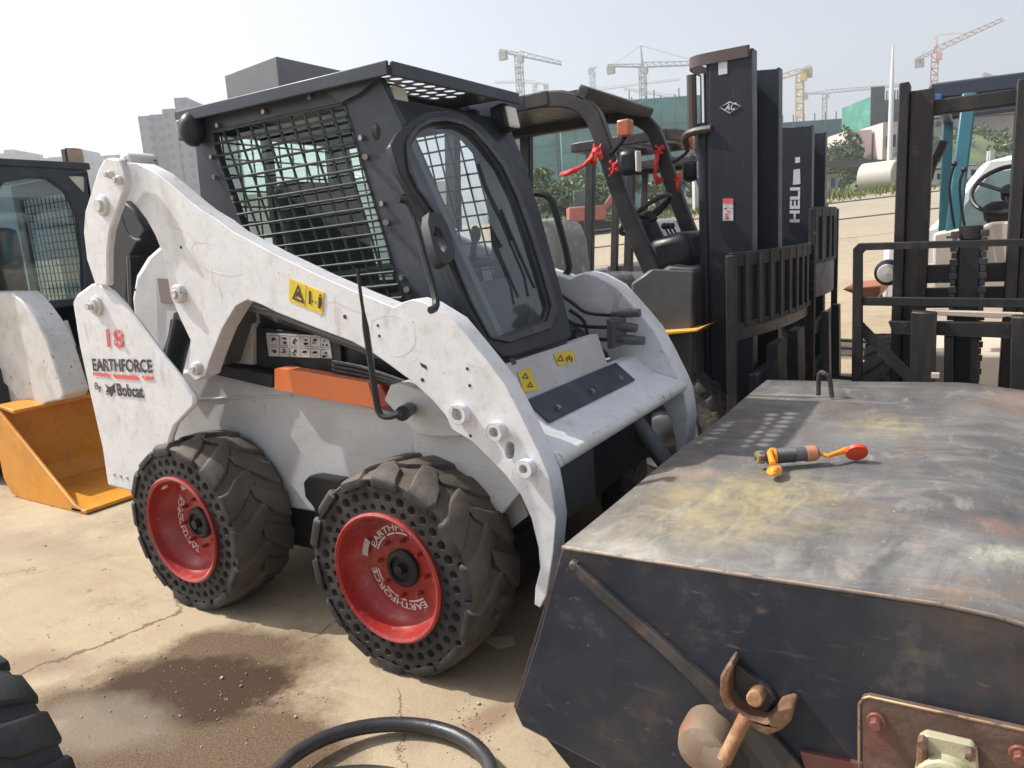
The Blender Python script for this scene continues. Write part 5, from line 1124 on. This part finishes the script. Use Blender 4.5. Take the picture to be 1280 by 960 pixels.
# ================================================================== WHITE VAN BEHIND
VN = empty('parked_van', (.55, 11.1, 0), 0, 'white van parked behind the teal forklift', 'van')
vb = MB().prism([(-.95, .35), (3.2, .35), (3.3, 1.0), (3.3, 1.85), (3.1, 1.98), (.3, 1.98), (.05, 1.93), (-.45, 1.22), (-.95, 1.05)], 'y', 10.3, 11.9).build('body', mat('van_white', (.66, .67, .68), .35, coat=.4, bump=None), VN, bevel=.05)
MB().prism([(-.28, 1.22), (.12, 1.82), (.75, 1.82), (.75, 1.22)], 'y', 10.285, 10.31).build('side_window', glass_dark, VN, bevel=.01)
MB().prism([(.85, 1.22), (.85, 1.82), (2.0, 1.82), (2.0, 1.22)], 'y', 10.285, 10.31).build('side_window', glass_dark, VN, bevel=.01)
MB().raw([(-.41, 10.4, 1.26), (-.41, 11.8, 1.26), (.03, 11.75, 1.88), (.03, 10.45, 1.88)], [(0, 1, 2, 3)]).build('windscreen', glass_dark, VN)
for x in (-.35, 2.4):
    mb = MB(); mb.lathe([(.001, -.0), (.18, -.0), (.20, .02), (.31, .0), (.33, .03), (.33, .2)], (x, 10.28, .33), 'y', 30); mb.build('wheel', dusty_tyre, VN)
MB().box((-.97, 11.1, .50), (.08, 1.5, .22)).build('bumper', black, VN, bevel=.03)

# ================================================================== BACKGROUND
def gp_(px, py, D):
    p = at(px, py, D); return Vector((p.x, p.y, gz(p.x, p.y)))
RD = Vector((RM@np.array([1, 0, 0]))); RD.z = 0; RD.normalize()   # sideways
FD = Vector((-RD.y, RD.x, 0))                                      # away from the camera
def block(mb, pxl, pxr, pyt, D, depth, zb=None, chamfer=0):
    """an upright block between two sight lines, with true depth"""
    a = at(pxl, pyt, D); b = at(pxr, pyt, D); zt = (a.z+b.z)/2; z0 = gz(0, a.y)-.3 if zb is None else zb
    a.z = b.z = 0; a2_, b2_ = a+FD*depth, b+FD*depth
    mb.raw([(p.x, p.y, z) for z in (z0, zt) for p in (a, b, b2_, a2_)], [(3, 2, 1, 0), (4, 5, 6, 7), (0, 1, 5, 4), (1, 2, 6, 5), (2, 3, 7, 6), (3, 0, 4, 7)]); return zt
def bld(name, cat, lab, blocks, m, group=None):
    mb = MB()
    for b in blocks: block(mb, *b)
    o = mb.build(name, m); tag(o, lab, cat, group); return o
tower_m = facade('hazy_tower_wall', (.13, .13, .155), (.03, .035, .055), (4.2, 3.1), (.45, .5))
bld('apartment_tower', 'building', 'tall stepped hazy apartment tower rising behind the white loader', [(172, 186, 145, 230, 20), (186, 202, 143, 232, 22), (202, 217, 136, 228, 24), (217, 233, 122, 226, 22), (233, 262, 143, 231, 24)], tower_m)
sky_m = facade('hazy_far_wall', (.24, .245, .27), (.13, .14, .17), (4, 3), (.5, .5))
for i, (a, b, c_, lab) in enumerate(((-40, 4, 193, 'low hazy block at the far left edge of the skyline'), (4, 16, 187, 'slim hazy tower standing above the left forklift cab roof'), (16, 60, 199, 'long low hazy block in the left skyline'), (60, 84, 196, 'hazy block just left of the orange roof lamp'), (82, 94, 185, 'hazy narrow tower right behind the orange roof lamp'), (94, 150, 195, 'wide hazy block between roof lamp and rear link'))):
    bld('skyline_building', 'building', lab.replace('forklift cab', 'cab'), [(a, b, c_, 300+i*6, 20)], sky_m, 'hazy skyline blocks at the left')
bld('boundary_wall', 'wall', 'long pale boundary wall seen between the left loader and the cab', [(60, 560, 243, 21, .3)], concrete_w)
net = simple('teal_safety_net', (.085, .25, .24), .9, layers=[((.14, .34, .31), .25, .45, .65, .6, (1, 1, 3)), ((.06, .15, .16), .6, .5, .7, .5, (.3, .3, 4))])
netd = simple('blue_green_safety_net', (.07, .17, .20), .9, layers=[((.10, .25, .25), .3, .45, .65, .6, (1, 1, 3)), ((.05, .09, .11), .5, .5, .7, .5)])
netg = simple('bright_green_safety_net', (.06, .25, .19), .9, layers=[((.16, .42, .32), .5, .45, .65, .6), ((.05, .17, .14), .8, .5, .7, .5, (.4, .4, 2))])
def net_building(lab, blocks, m, D):
    o = bld('netted_building', 'building', lab, blocks, m, 'unfinished blocks wrapped in safety netting')
    r = MB()
    for b in blocks:
        a, c = at(b[0], b[2], b[3]-.4), at(b[1], b[2], b[3]-.4); z = (a.z+c.z)/2
        for k in range(1, 6):
            zz = z-k*2.9; r.beam((a.x, a.y, zz), (c.x, c.y, zz), .18, .12)
        n_ = 9
        for k in range(n_+1):
            p = a.lerp(c, k/n_); r.tube([(p.x, p.y, gz(0, p.y)), (p.x, p.y, z+1.2)], .09, 4)
    q = r.build('scaffold_frame', galv, o); return o
net_building('wide teal netted building behind the middle forklift guard', [(600, 880, 128, 110, 25), (700, 862, 133, 106, 4)], net, 110)
net_building('blue-green netted building between the two black masts', [(965, 1085, 150, 125, 25)], netd, 125)
net_building('bright green netted block behind the flagpole', [(1089, 1105, 120, 100, 9), (1105, 1135, 124, 102, 12)], netg, 100)
net_building('teal netted building above the hill at the right edge', [(1165, 1275, 119, 115, 20), (1275, 1400, 124, 118, 20)], net, 115)
pink = simple('pinkish_render', (.64, .53, .50), .85, layers=[((.40, .34, .32), .4, .45, .7, .6)])
PB = bld('concrete_building', 'building', 'pale pinkish concrete building with a dark opening left of the flagpole', [(1057, 1090, 163, 80, 12), (1090, 1106, 161, 81, 10), (1104, 1135, 152, 78, 12)], pink)
w = MB(); block(w, 1094, 1103, 172, 80.6, .3, at(1094, 200, 80.6).z); block(w, 1109, 1112, 170, 77.8, .2, at(1109, 185, 77.8).z); block(w, 1117, 1120, 168, 77.8, .2, at(1117, 183, 77.8).z); w.build('window', black, PB)
w = MB(); block(w, 1057, 1092, 202, 79.5, 14, at(1057, 205, 79.5).z); w.build('floor_slab', galv, PB)
gb = simple('grey_concrete', (.30, .29, .28), .85, layers=[((.22, .21, .21), .3, .45, .7, .6)])
GBd = bld('hall', 'building', 'long grey hall with pale roof edge above the green slope', [(1165, 1215, 148, 95, 12), (1215, 1300, 144, 96, 12)], gb)
w = MB(); block(w, 1160, 1300, 140, 94.5, 14, at(1160, 147, 94.5).z); w.build('roof', simple('pale_roof', (.45, .42, .40), .8), GBd)
for a, b in ((1172, 1176), (1180, 1184), (1188, 1192)):
    w = MB(); block(w, a, b, 152, 94.8, .2, at(a, 158, 94.8).z); w.build('window', black, GBd)
# site cabins
cabin_w = simple('cabin_white', (.56, .58, .60), .6, layers=[((.42, .43, .44), 1.2, .5, .7, .5)]); cabin_b = simple('cabin_blue', (.06, .13, .38), .5)
def cabin(pl, pr, pt, D, lab, roof):
    o = bld('site_cabin', 'cabin', lab, [(pl, pr, pt, D, 5)], cabin_w, 'site cabins beyond the yard')
    w = MB(); block(w, pl, pr, pt-2.2, D-.2, 5.4, at(pl, pt+.5, D).z); w.build('roof', roof, o)
    n_ = max(2, int((pr-pl)/12))
    for k in range(n_):
        a = pl+(pr-pl)*(k+.3)/n_
        w = MB(); block(w, a, a+(pr-pl)*.35/n_, pt+5, D-.06, .1, at(a, pt+(12 if k % 2 else 18), D).z); w.build('window' if k % 2 else 'door', cabin_b if k % 2 == 0 else black, o)
cabin(1155, 1196, 212, 50, 'white site cabin with bright blue roof right of the mast', cabin_b)
cabin(1198, 1238, 207, 52, 'white site cabin with blue door between teal leg and post', cabin_w)
cabin(1240, 1300, 203, 54, 'white site cabin at the right edge beyond the post', cabin_w)
cabin(1012, 1048, 218, 52, 'low white cabin under the dark canopy beside the tank', galv)
cabin(820, 875, 222, 54, 'pale low cabin seen through the middle forklift guard', galv)
pw = bld('gate_pillar', 'post', 'white concrete post right of the teal leg', [(1238, 1244, 188, 44, .35)], cabin_w)
pw = bld('gate_pillar', 'post', 'pale square pillar seen right of the far guard leg', [(868, 880, 214, 40, .6)], concrete_w)
# canopy
cn = MB(); a, b = at(1020, 206, 50), at(1130, 203, 50); cn.beam(a, b, 3.0, .18); cn.beam(a+Vector((0, 0, -.0)), gp_(1020, 206, 50), .12, .12, (1, 0, 0)); cn.beam(b, gp_(1130, 203, 50), .12, .12, (1, 0, 0))
tag(cn.build('canopy', simple('dark_canopy_sheet', (.12, .12, .13), .7)), 'dark flat canopy in front of the pinkish building', 'canopy')
# tank
ta, tb_ = at(1080, 232, 43), at(1108, 232, 44); tk = empty('storage_tank', (ta.x, ta.y, gz(0, ta.y)), 0, 'pale horizontal cylinder tank standing in the weeds', 'tank')
ax_ = (tb_-ta); ax_.z = 0; ax_ = (RD*.62-FD*.78).normalized(); r_ = .86
c0_ = ta+Vector((0, 0, .0)); c0_.z = gz(0, ta.y)+r_-.02
tm = MB(); tm.tube([c0_-ax_*.12, c0_-ax_*.10, c0_, c0_+ax_*1.9, c0_+ax_*1.95], [r_*.5, r_*.8, r_, r_, r_*.94], 30); tm.build('tank_shell', simple('tank_cream', (.50, .47, .40), .6, layers=[((.42, .38, .32), 1.5, .45, .7, .6)]), tk)
mb = MB()
for t in (.3, 1.6): mb.box(c0_+ax_*t-Vector((0, 0, r_)), (.3, .9, .6))
mb.build('tank_feet', gb, tk)
# flagpole
fb, ft_ = gp_(1111, 232, 46), at(1117.5, 63, 46)
fp = MB().tube([(fb.x, fb.y, fb.z), (fb.x, fb.y, fb.z+(ft_.z-fb.z)*.7), (fb.x, fb.y, ft_.z)], [.17, .13, .05], 10).build('lamp_mast', simple('pole_white', (.68, .70, .72), .5)); tag(fp, 'tall white pole standing in front of the pinkish building', 'pole')
# red excavator
ex = gp_(738, 270, 34); EX = empty('excavator', ex, 0, 'small orange-red excavator parked beyond the forklifts', 'excavator'); exm = simple('excavator_red', (.36, .12, .09), .5)
def L3(a, b, c): return ex+RD*a+FD*b+Vector((0, 0, c))
R3 = Matrix((RD, FD, Vector((0, 0, 1)))).transposed()
MB().box(L3(-.2, 0, .9), (1.7, 1.5, .7), R3).build('upper_body', exm, EX, bevel=.08)
MB().box(L3(-.35, 0, 1.55), (.9, 1.1, .8), R3).build('cabin', glass_dark, EX, bevel=.05)
mb = MB()
for s in (-.7, .7): mb.box(L3(-.2, s, .28), (2.2, .4, .5), R3)
mb.build('tracks', black, EX, bevel=.15)
mb = MB(); mb.beam(L3(.5, -.3, .9), L3(1.3, -.3, 2.0), .18, .25); mb.beam(L3(1.3, -.3, 2.0), L3(1.9, -.3, 1.6), .15, .2); mb.beam(L3(1.9, -.3, 1.6), L3(2.0, -.3, .9), .12, .15); mb.build('boom', exm, EX, bevel=.03)
# orange machine glimpsed behind the loader's rear link
ob_ = MB(); ob_.box((-6.4, 6.3, .95), (.9, .8, .5)); ob_.box((-6.5, 6.3, 1.3), (.5, .6, .25)); ob_.box((-6.4, 6.3, .35), (1.3, .9, .65)); tag(ob_.build('compressor', simple('compressor_orange', (.60, .22, .05), .45), bevel=.05), 'orange machine glimpsed behind the loader rear link', 'compressor')
# tower cranes
def crane(lab, px, ptop, D, jib, cj, col, base=2.5, tip=None, wd=1.8):
    m = simple('crane_paint_%d' % int(px), col, .6)
    top = at(px, ptop, D); g0 = base; T = empty('tower_crane', (top.x, top.y, g0), 0, lab, 'crane', 'tower cranes on the skyline')
    h = top.z; mb = MB(); hw = wd/2
    for sx in (-1, 1):
        for sy in (-1, 1): mb.beam((top.x+sx*hw, top.y+sy*hw, g0), (top.x+sx*hw, top.y+sy*hw, h), .22, .22, (1, 0, 0))
    z = max(g0, h-60); k = 0
    while z < h-1:
        s = 1 if k % 2 else -1
        for sy in (-1, 1): mb.beam((top.x-s*hw, top.y+sy*hw, z), (top.x+s*hw, top.y+sy*hw, z+wd), .14, .14)
        for sx in (-1, 1): mb.beam((top.x+sx*hw, top.y-s*hw, z), (top.x+sx*hw, top.y+s*hw, z+wd), .14, .14)
        mb.box((top.x, top.y, z), (wd, wd, .14)); z += wd; k += 1
    mb.build('mast_section', m, T)
    def lattice(name, A, B, w_, h_):
        q = MB(); A, B = Vector(A), Vector(B); d = (B-A); L = d.length; d.normalize(); s = d.cross(Vector((0, 0, 1))).normalized()
        for o in (s*w_/2, -s*w_/2): q.beam(A+o, B+o, .20, .20)
        up = s.cross(d).normalized(); q.beam(A+up*h_, B+up*h_*.6, .20, .20)
        n_ = max(4, int(L/2.2))
        for i in range(n_):
            a = A+d*L*i/n_; b = A+d*L*(i+1)/n_; hh = h_*(1-.4*(i+.5)/n_)
            for o in (s*w_/2, -s*w_/2): q.beam(a+o, (a+b)/2+up*hh, .11, .11); q.beam((a+b)/2+up*hh, b+o, .11, .11)
        q.build(name, m, T)
    J = at(*jib, D); C_ = at(*cj, D)
    ctr = Vector(top); lattice('jib', ctr, J, 1.3, 1.5); lattice('counter_jib', ctr, C_, 1.3, 1.0)
    d = (C_-ctr).normalized()
    MB().box(C_-d*1.2+Vector((0, 0, -1.1)), (2.4, 1.6, 2.4)).build('counterweight', gb, T)
    MB().box(ctr+Vector((1.1, -.6, -1.2)), (1.6, 1.6, 2.0)).build('operator_cab', m, T)
    if tip:
        P = at(*tip, D); q = MB(); q.tube([ctr, P], [.5, .2], 5); q.tube([P, J.lerp(ctr, .35)], .07, 4); q.tube([P, C_.lerp(ctr, .1)], .07, 4); q.build('cat_head', m, T)
    return T
crane('grey flat-top tower crane above the cab visor', 648, 70, 230, (702, 81), (624, 64), (.32, .34, .33))
crane('tower crane with tall cat head left of the black mast', 803, 84, 240, (930, 79), (759, 83), (.30, .30, .31), tip=(801, 57))
crane('small thin green-grey crane mast in the gap between cranes', 740, 90, 380, (746, 84), (737, 84), (.32, .38, .33), wd=2.2)
crane('yellow tower crane just right of the tall black mast', 1000, 92, 210, (962, 103), (1014, 84), (.55, .38, .12), wd=1.9)
crane('grey tower crane with a long level jib', 1031, 117, 330, (1135, 107), (1003, 118), (.36, .33, .31))
crane('red and white tower crane with raised jib above the right forklift', 1169, 66, 220, (1254, 26), (1145, 76), (.50, .30, .24), tip=(1171, 44))
crane('orange crane half hidden by the teal forklift guard', 1250, 100, 330, (1300, 90), (1229, 92), (.45, .24, .18), wd=2.2)
crane('faint crane with orange machinery behind the forklift guard roof', 668, 104, 420, (618, 104), (685, 107), (.40, .38, .36))
crane('faint orange crane low beside the brown mast hoop', 850, 124, 400, (780, 112), (880, 128), (.50, .33, .25))
crane('faint crane with low jib above the netted building', 700, 119, 430, (850, 100), (690, 121), (.52, .42, .34))

# ---- vegetation
leafm = []
for nm, c in (('leaf_mid_green', (.11, .15, .07)), ('leaf_dark_green', (.07, .10, .05)), ('leaf_light_green', (.18, .23, .09))): leafm.append(simple(nm, c, .75, bump=None))
hillm = simple('hillside_green', (.10, .14, .06), .9, layers=[((.20, .18, .11), .12, .5, .7, .5), ((.05, .08, .035), .5, .5, .7, .6)])
def foliage(name, lab, cat, clumps, n, s, group=None, kind=None, seedd=1, stems=True):
    """leaf-sized faces spread through uneven clumps"""
    r = random.Random(seedd); mb = MB(); tot = sum(c[1]**2 for c in clumps)
    mi = []
    for c, R_, hh in clumps:
        k = int(n*R_*R_/tot); c = Vector(c)
        subs = [Vector((r.gauss(0, .5), r.gauss(0, .5), r.gauss(0, .45))) for _ in range(9)]
        for _ in range(k):
            q = r.choice(subs)+Vector((r.gauss(0, .24), r.gauss(0, .24), r.gauss(0, .24)))
            if q.length > 1.15: q *= 1.1/q.length
            p = c+Vector((q.x*R_, q.y*R_, q.z*hh)); ss = s*r.uniform(.5, 1.4)
            u = Vector((r.gauss(0, 1), r.gauss(0, 1), r.gauss(0, 1))).normalized(); v = u.cross(Vector((r.gauss(0, 1), r.gauss(0, 1), r.gauss(0, 1)))).normalized()
            mb.raw([p-u*ss, p+v*ss*.5, p+u*ss, p-v*ss*.5], [(0, 1, 2, 3)]); mi.append(0 if r.random() < .5 else (1 if r.random() < .6 else 2))
    if len(mi):
        pass
    o = mb.build(name, leafm[0], recalc=False); o.data.materials.append(leafm[1]); o.data.materials.append(leafm[2])
    for i, p in enumerate(o.data.polygons): p.material_index = mi[i]
    for p in o.data.polygons: p.use_smooth = False
    tag(o, lab, cat, group, kind); return o
def bush(px, py, D, w_, h_, lab, n=900, s=.14, seedd=1):
    g = gp_(px, py, D); r = random.Random(seedd); T = empty('bush', g, 0, lab, 'bush', 'bushes beyond the yard')
    cl = [((g.x+RD.x*r.uniform(-.6, .6)*w_, g.y+r.uniform(-.4, .4)*w_, g.z+h_*r.uniform(.35, .75)), w_*r.uniform(.4, .6), h_*r.uniform(.3, .45)) for _ in range(5)]
    f = foliage('foliage', None, None, cl, n, s, seedd=seedd); f.parent = T; f.location = f.location-T.location
    st = MB()
    for k in range(4): st.tube([(g.x, g.y, g.z), (g.x+r.uniform(-.4, .4)*w_, g.y+r.uniform(-.3, .3)*w_, g.z+h_*.7)], [.06, .02], 5)
    st.build('stems', mat('bark_brown', (.12, .09, .06), .9) if 'bark_brown' not in MATS else MATS['bark_brown'], T)
for i, (px, D, w_, h_, lab) in enumerate(((712, 42, 2.4, 2.7, 'leafy green bush left of the near guard leg, over the excavator'), (768, 46, 2.6, 2.8, 'green bush seen between the guard legs'), (835, 44, 2.0, 2.2, 'bush seen just left of the far guard leg'), (875, 47, 2.2, 3.2, 'bush behind the brown mast hoop'),
        (1042, 75, 3.2, 7.0, 'dark green tree-like bush beside the pinkish building'), (668, 40, 2.0, 3.0, 'bush just right of the loader cab'))):
    bush(px, 240, D, w_, h_, lab, n=4200, s=.13 if D < 60 else .22, seedd=i+2)
# green hillside
hv = []; hn = 26
ha, hb_ = at(1120, 200, 62), at(1420, 200, 62)
hx = []
for i in range(hn+1):
    for j in range(9):
        t = i/hn; p = ha.lerp(hb_, t)+FD*(j*3.2); rise = (1-math.cos(min(1, j/7)*PI))/2*(1.2+6.0*min(1, max(0, (t-.08)*2.2)))
        hv.append((p.x, p.y, 2.6+rise+.35*math.sin(i*1.7+j)*math.sin(j*1.1)))
hl_ = MB().raw(hv, [(i*9+j, i*9+j+1, (i+1)*9+j+1, (i+1)*9+j) for i in range(hn) for j in range(8)]).build('hill', hillm); tag(hl_, 'green scrubby slope', kind='structure')
r = random.Random(5); cl = []
for k in range(60):
    i = r.randrange(3, hn); j = r.randrange(0, 8); p = hv[i*9+j]; cl.append(((p[0], p[1], p[2]+.35), r.uniform(.7, 1.4), r.uniform(.4, .8)))
foliage('hillside_scrub', 'green scrub covering the slope behind the cabins', 'scrub', cl, 9000, .22, kind='stuff', seedd=77)
# grass verge
r = random.Random(11); gm = MB(); mi = []
for k in range(26000):
    px = r.uniform(690, 1290); D = r.uniform(38.5, 46) if r.random() < .8 else r.uniform(36, 48); p = at(px, 245, D); z = gz(p.x, p.y); h = r.uniform(.10, .5)*(.7+.3*math.sin(px*.08)+.2*math.sin(px*.31)); a = r.uniform(0, PI)
    u = Vector((math.cos(a), math.sin(a), 0))*r.uniform(.02, .06); t = Vector((r.gauss(0, .12), r.gauss(0, .12), max(.1, h))); b0 = Vector((p.x, p.y, z-.02))
    gm.raw([b0-u, b0+u, b0+t], [(0, 1, 2)]); mi.append(r.choice((0, 2, 2, 1)))
gr = gm.build('grass', leafm[0], recalc=False); gr.data.materials.append(leafm[1]); gr.data.materials.append(simple('dry_yellow_grass', (.25, .26, .07), .8, bump=None))
for i, p in enumerate(gr.data.polygons): p.material_index = mi[i]
tag(gr, 'rough green and yellow grass verge at the far edge of the yard', 'grass', kind='stuff')
gs = MB(); P = [at(640, 245, 38.5), at(1330, 245, 38.5), at(1330, 245, 50), at(640, 245, 50)]
ng = 20; vs = []
for i in range(ng+1):
    for j in range(9):
        p = P[0].lerp(P[1], i/ng).lerp(P[3].lerp(P[2], i/ng), j/8); vs.append((p.x, p.y, gz(0, p.y)+.03))
tag(gs.raw(vs, [(i*9+j, (i+1)*9+j, (i+1)*9+j+1, i*9+j+1) for i in range(ng) for j in range(8)]).build('verge', simple('verge_soil_green', (.16, .17, .07), .95, layers=[((.25, .22, .14), .8, .5, .7, .6)])), kind='structure', label='green verge')
# wire fence rails across the yard
fn = MB()
A, B_ = at(640, 262, 22), at(1330, 262, 22); gA, gB = gz(0, A.y), gz(0, B_.y)
for k in range(8):
    p = A.lerp(B_, k/7); fn.tube([(p.x, p.y, gz(0, p.y)), (p.x, p.y, gz(0, p.y)+1.1)], .03, 6)
for h in (.55, 1.05): fn.tube([(A.x, A.y, gA+h), (B_.x, B_.y, gB+h)], .022, 5)
tag(fn.build('rail_fence', galv), 'thin two-rail metal fence crossing the far yard', 'fence')
# pebbles and grit by the damp stains
r = random.Random(21); pb = MB()
for k in range(330):
    if r.random() < .55: px, py = r.gauss(270, 75), r.gauss(860, 42)
    elif r.random() < .5: px, py = r.gauss(590, 18), r.gauss(905, 22)
    else: px, py = r.uniform(0, 700), r.uniform(640, 960)
    if py < 640: continue
    g = onz(px, min(py, 990), 0); s = r.uniform(.0012, .004) if r.random() < .95 else r.uniform(.004, .008)
    pb.ball((g.x, g.y, s*.5), (s, s*r.uniform(.6, 1), s*.7), 6, 4)
tag(pb.build('grit', mat('grit_mixed', (.27, .21, .15), .85, layers=[((.60, .53, .42), 30, .45, .6, .8), ((.12, .09, .07), 18, .5, .6, .7)], bump=None)), 'small stones and grit scattered over the concrete', 'grit', kind='stuff')
wc = G(628, 826); 
sc_ = MB().prism([G(603, 800), G(640, 796), G(645, 806), G(622, 812)], 'z', .002, .006) 
tag(sc_.build('sunlit_patch', mat('painted_sunlight_tan', (.60, .47, .30), .7, bump=None)), 'flat tan patch painted as a sunlit spot in the shade under the loader', 'painted sunlight')  # thin tan sheet stands in for a spot of sunlight on the ground

# ================================================================== AIR, LIGHT, CAMERA
hzm, n, l, out = nt('air'); pv_ = n.new('ShaderNodeVolumePrincipled'); pv_.inputs['Color'].default_value = (.93, .96, 1, 1); pv_.inputs['Density'].default_value = .0013; pv_.inputs['Anisotropy'].default_value = .3
l.new(pv_.outputs[0], out.inputs['Volume'])
hz_ = MB().box((-60, 215, 49.5), (900, 560, 103)).build('haze', hzm); tag(hz_, 'thin pale haze', kind='stuff')
sun_dir = Vector((1.10, .30, -1.27)).normalized()
sl = bpy.data.lights.new('sun', 'SUN'); sl.energy = 4.3; sl.angle = math.radians(.6); sl.color = (1.0, .955, .88)
so_ = bpy.data.objects.new('sun', sl); COL.objects.link(so_); so_.rotation_euler = sun_dir.to_track_quat('-Z', 'Y').to_euler(); so_.location = (-20, -5, 30)
W_ = bpy.data.worlds.new('World'); scene.world = W_; W_.use_nodes = True; wn = W_.node_tree.nodes; wl = W_.node_tree.links
for x in list(wn): wn.remove(x)
sky = wn.new('ShaderNodeTexSky'); sky.sky_type = 'NISHITA'; sky.sun_disc = False
to_sun = -sun_dir; sky.sun_elevation = math.asin(to_sun.z); sky.sun_rotation = math.atan2(to_sun.x, to_sun.y)
sky.air_density = 1.0; sky.dust_density = 3.0; sky.ozone_density = 1.0; sky.altitude = 0
hs_ = wn.new('ShaderNodeHueSaturation'); hs_.inputs['Saturation'].default_value = .42; wl.new(sky.outputs[0], hs_.inputs['Color'])
bg = wn.new('ShaderNodeBackground'); bg.inputs['Strength'].default_value = .15; wl.new(hs_.outputs[0], bg.inputs['Color'])
ow_ = wn.new('ShaderNodeOutputWorld'); wl.new(bg.outputs[0], ow_.inputs['Surface'])
cam = bpy.data.cameras.new('camera'); co = bpy.data.objects.new('camera', cam); COL.objects.link(co); scene.camera = co
cam.sensor_width = 36; cam.sensor_fit = 'HORIZONTAL'; cam.lens = FOC/1280*36; cam.clip_start = .05; cam.clip_end = 4000
R4 = RM; m3 = Matrix(((R4[0][0], -R4[0][1], -R4[0][2]), (R4[1][0], -R4[1][1], -R4[1][2]), (R4[2][0], -R4[2][1], -R4[2][2])))
co.matrix_world = Matrix.Translation((0, 0, CH))@m3.to_4x4()
scene.view_settings.view_transform = 'Standard'; scene.view_settings.look = 'None'; scene.view_settings.gamma = 1; scene.view_settings.use_curve_mapping = False
scene.view_settings.exposure = 0.48
scene.cycles.max_bounces = 8; scene.cycles.transparent_max_bounces = 24; scene.cycles.volume_bounces = 0; scene.cycles.use_denoising = True
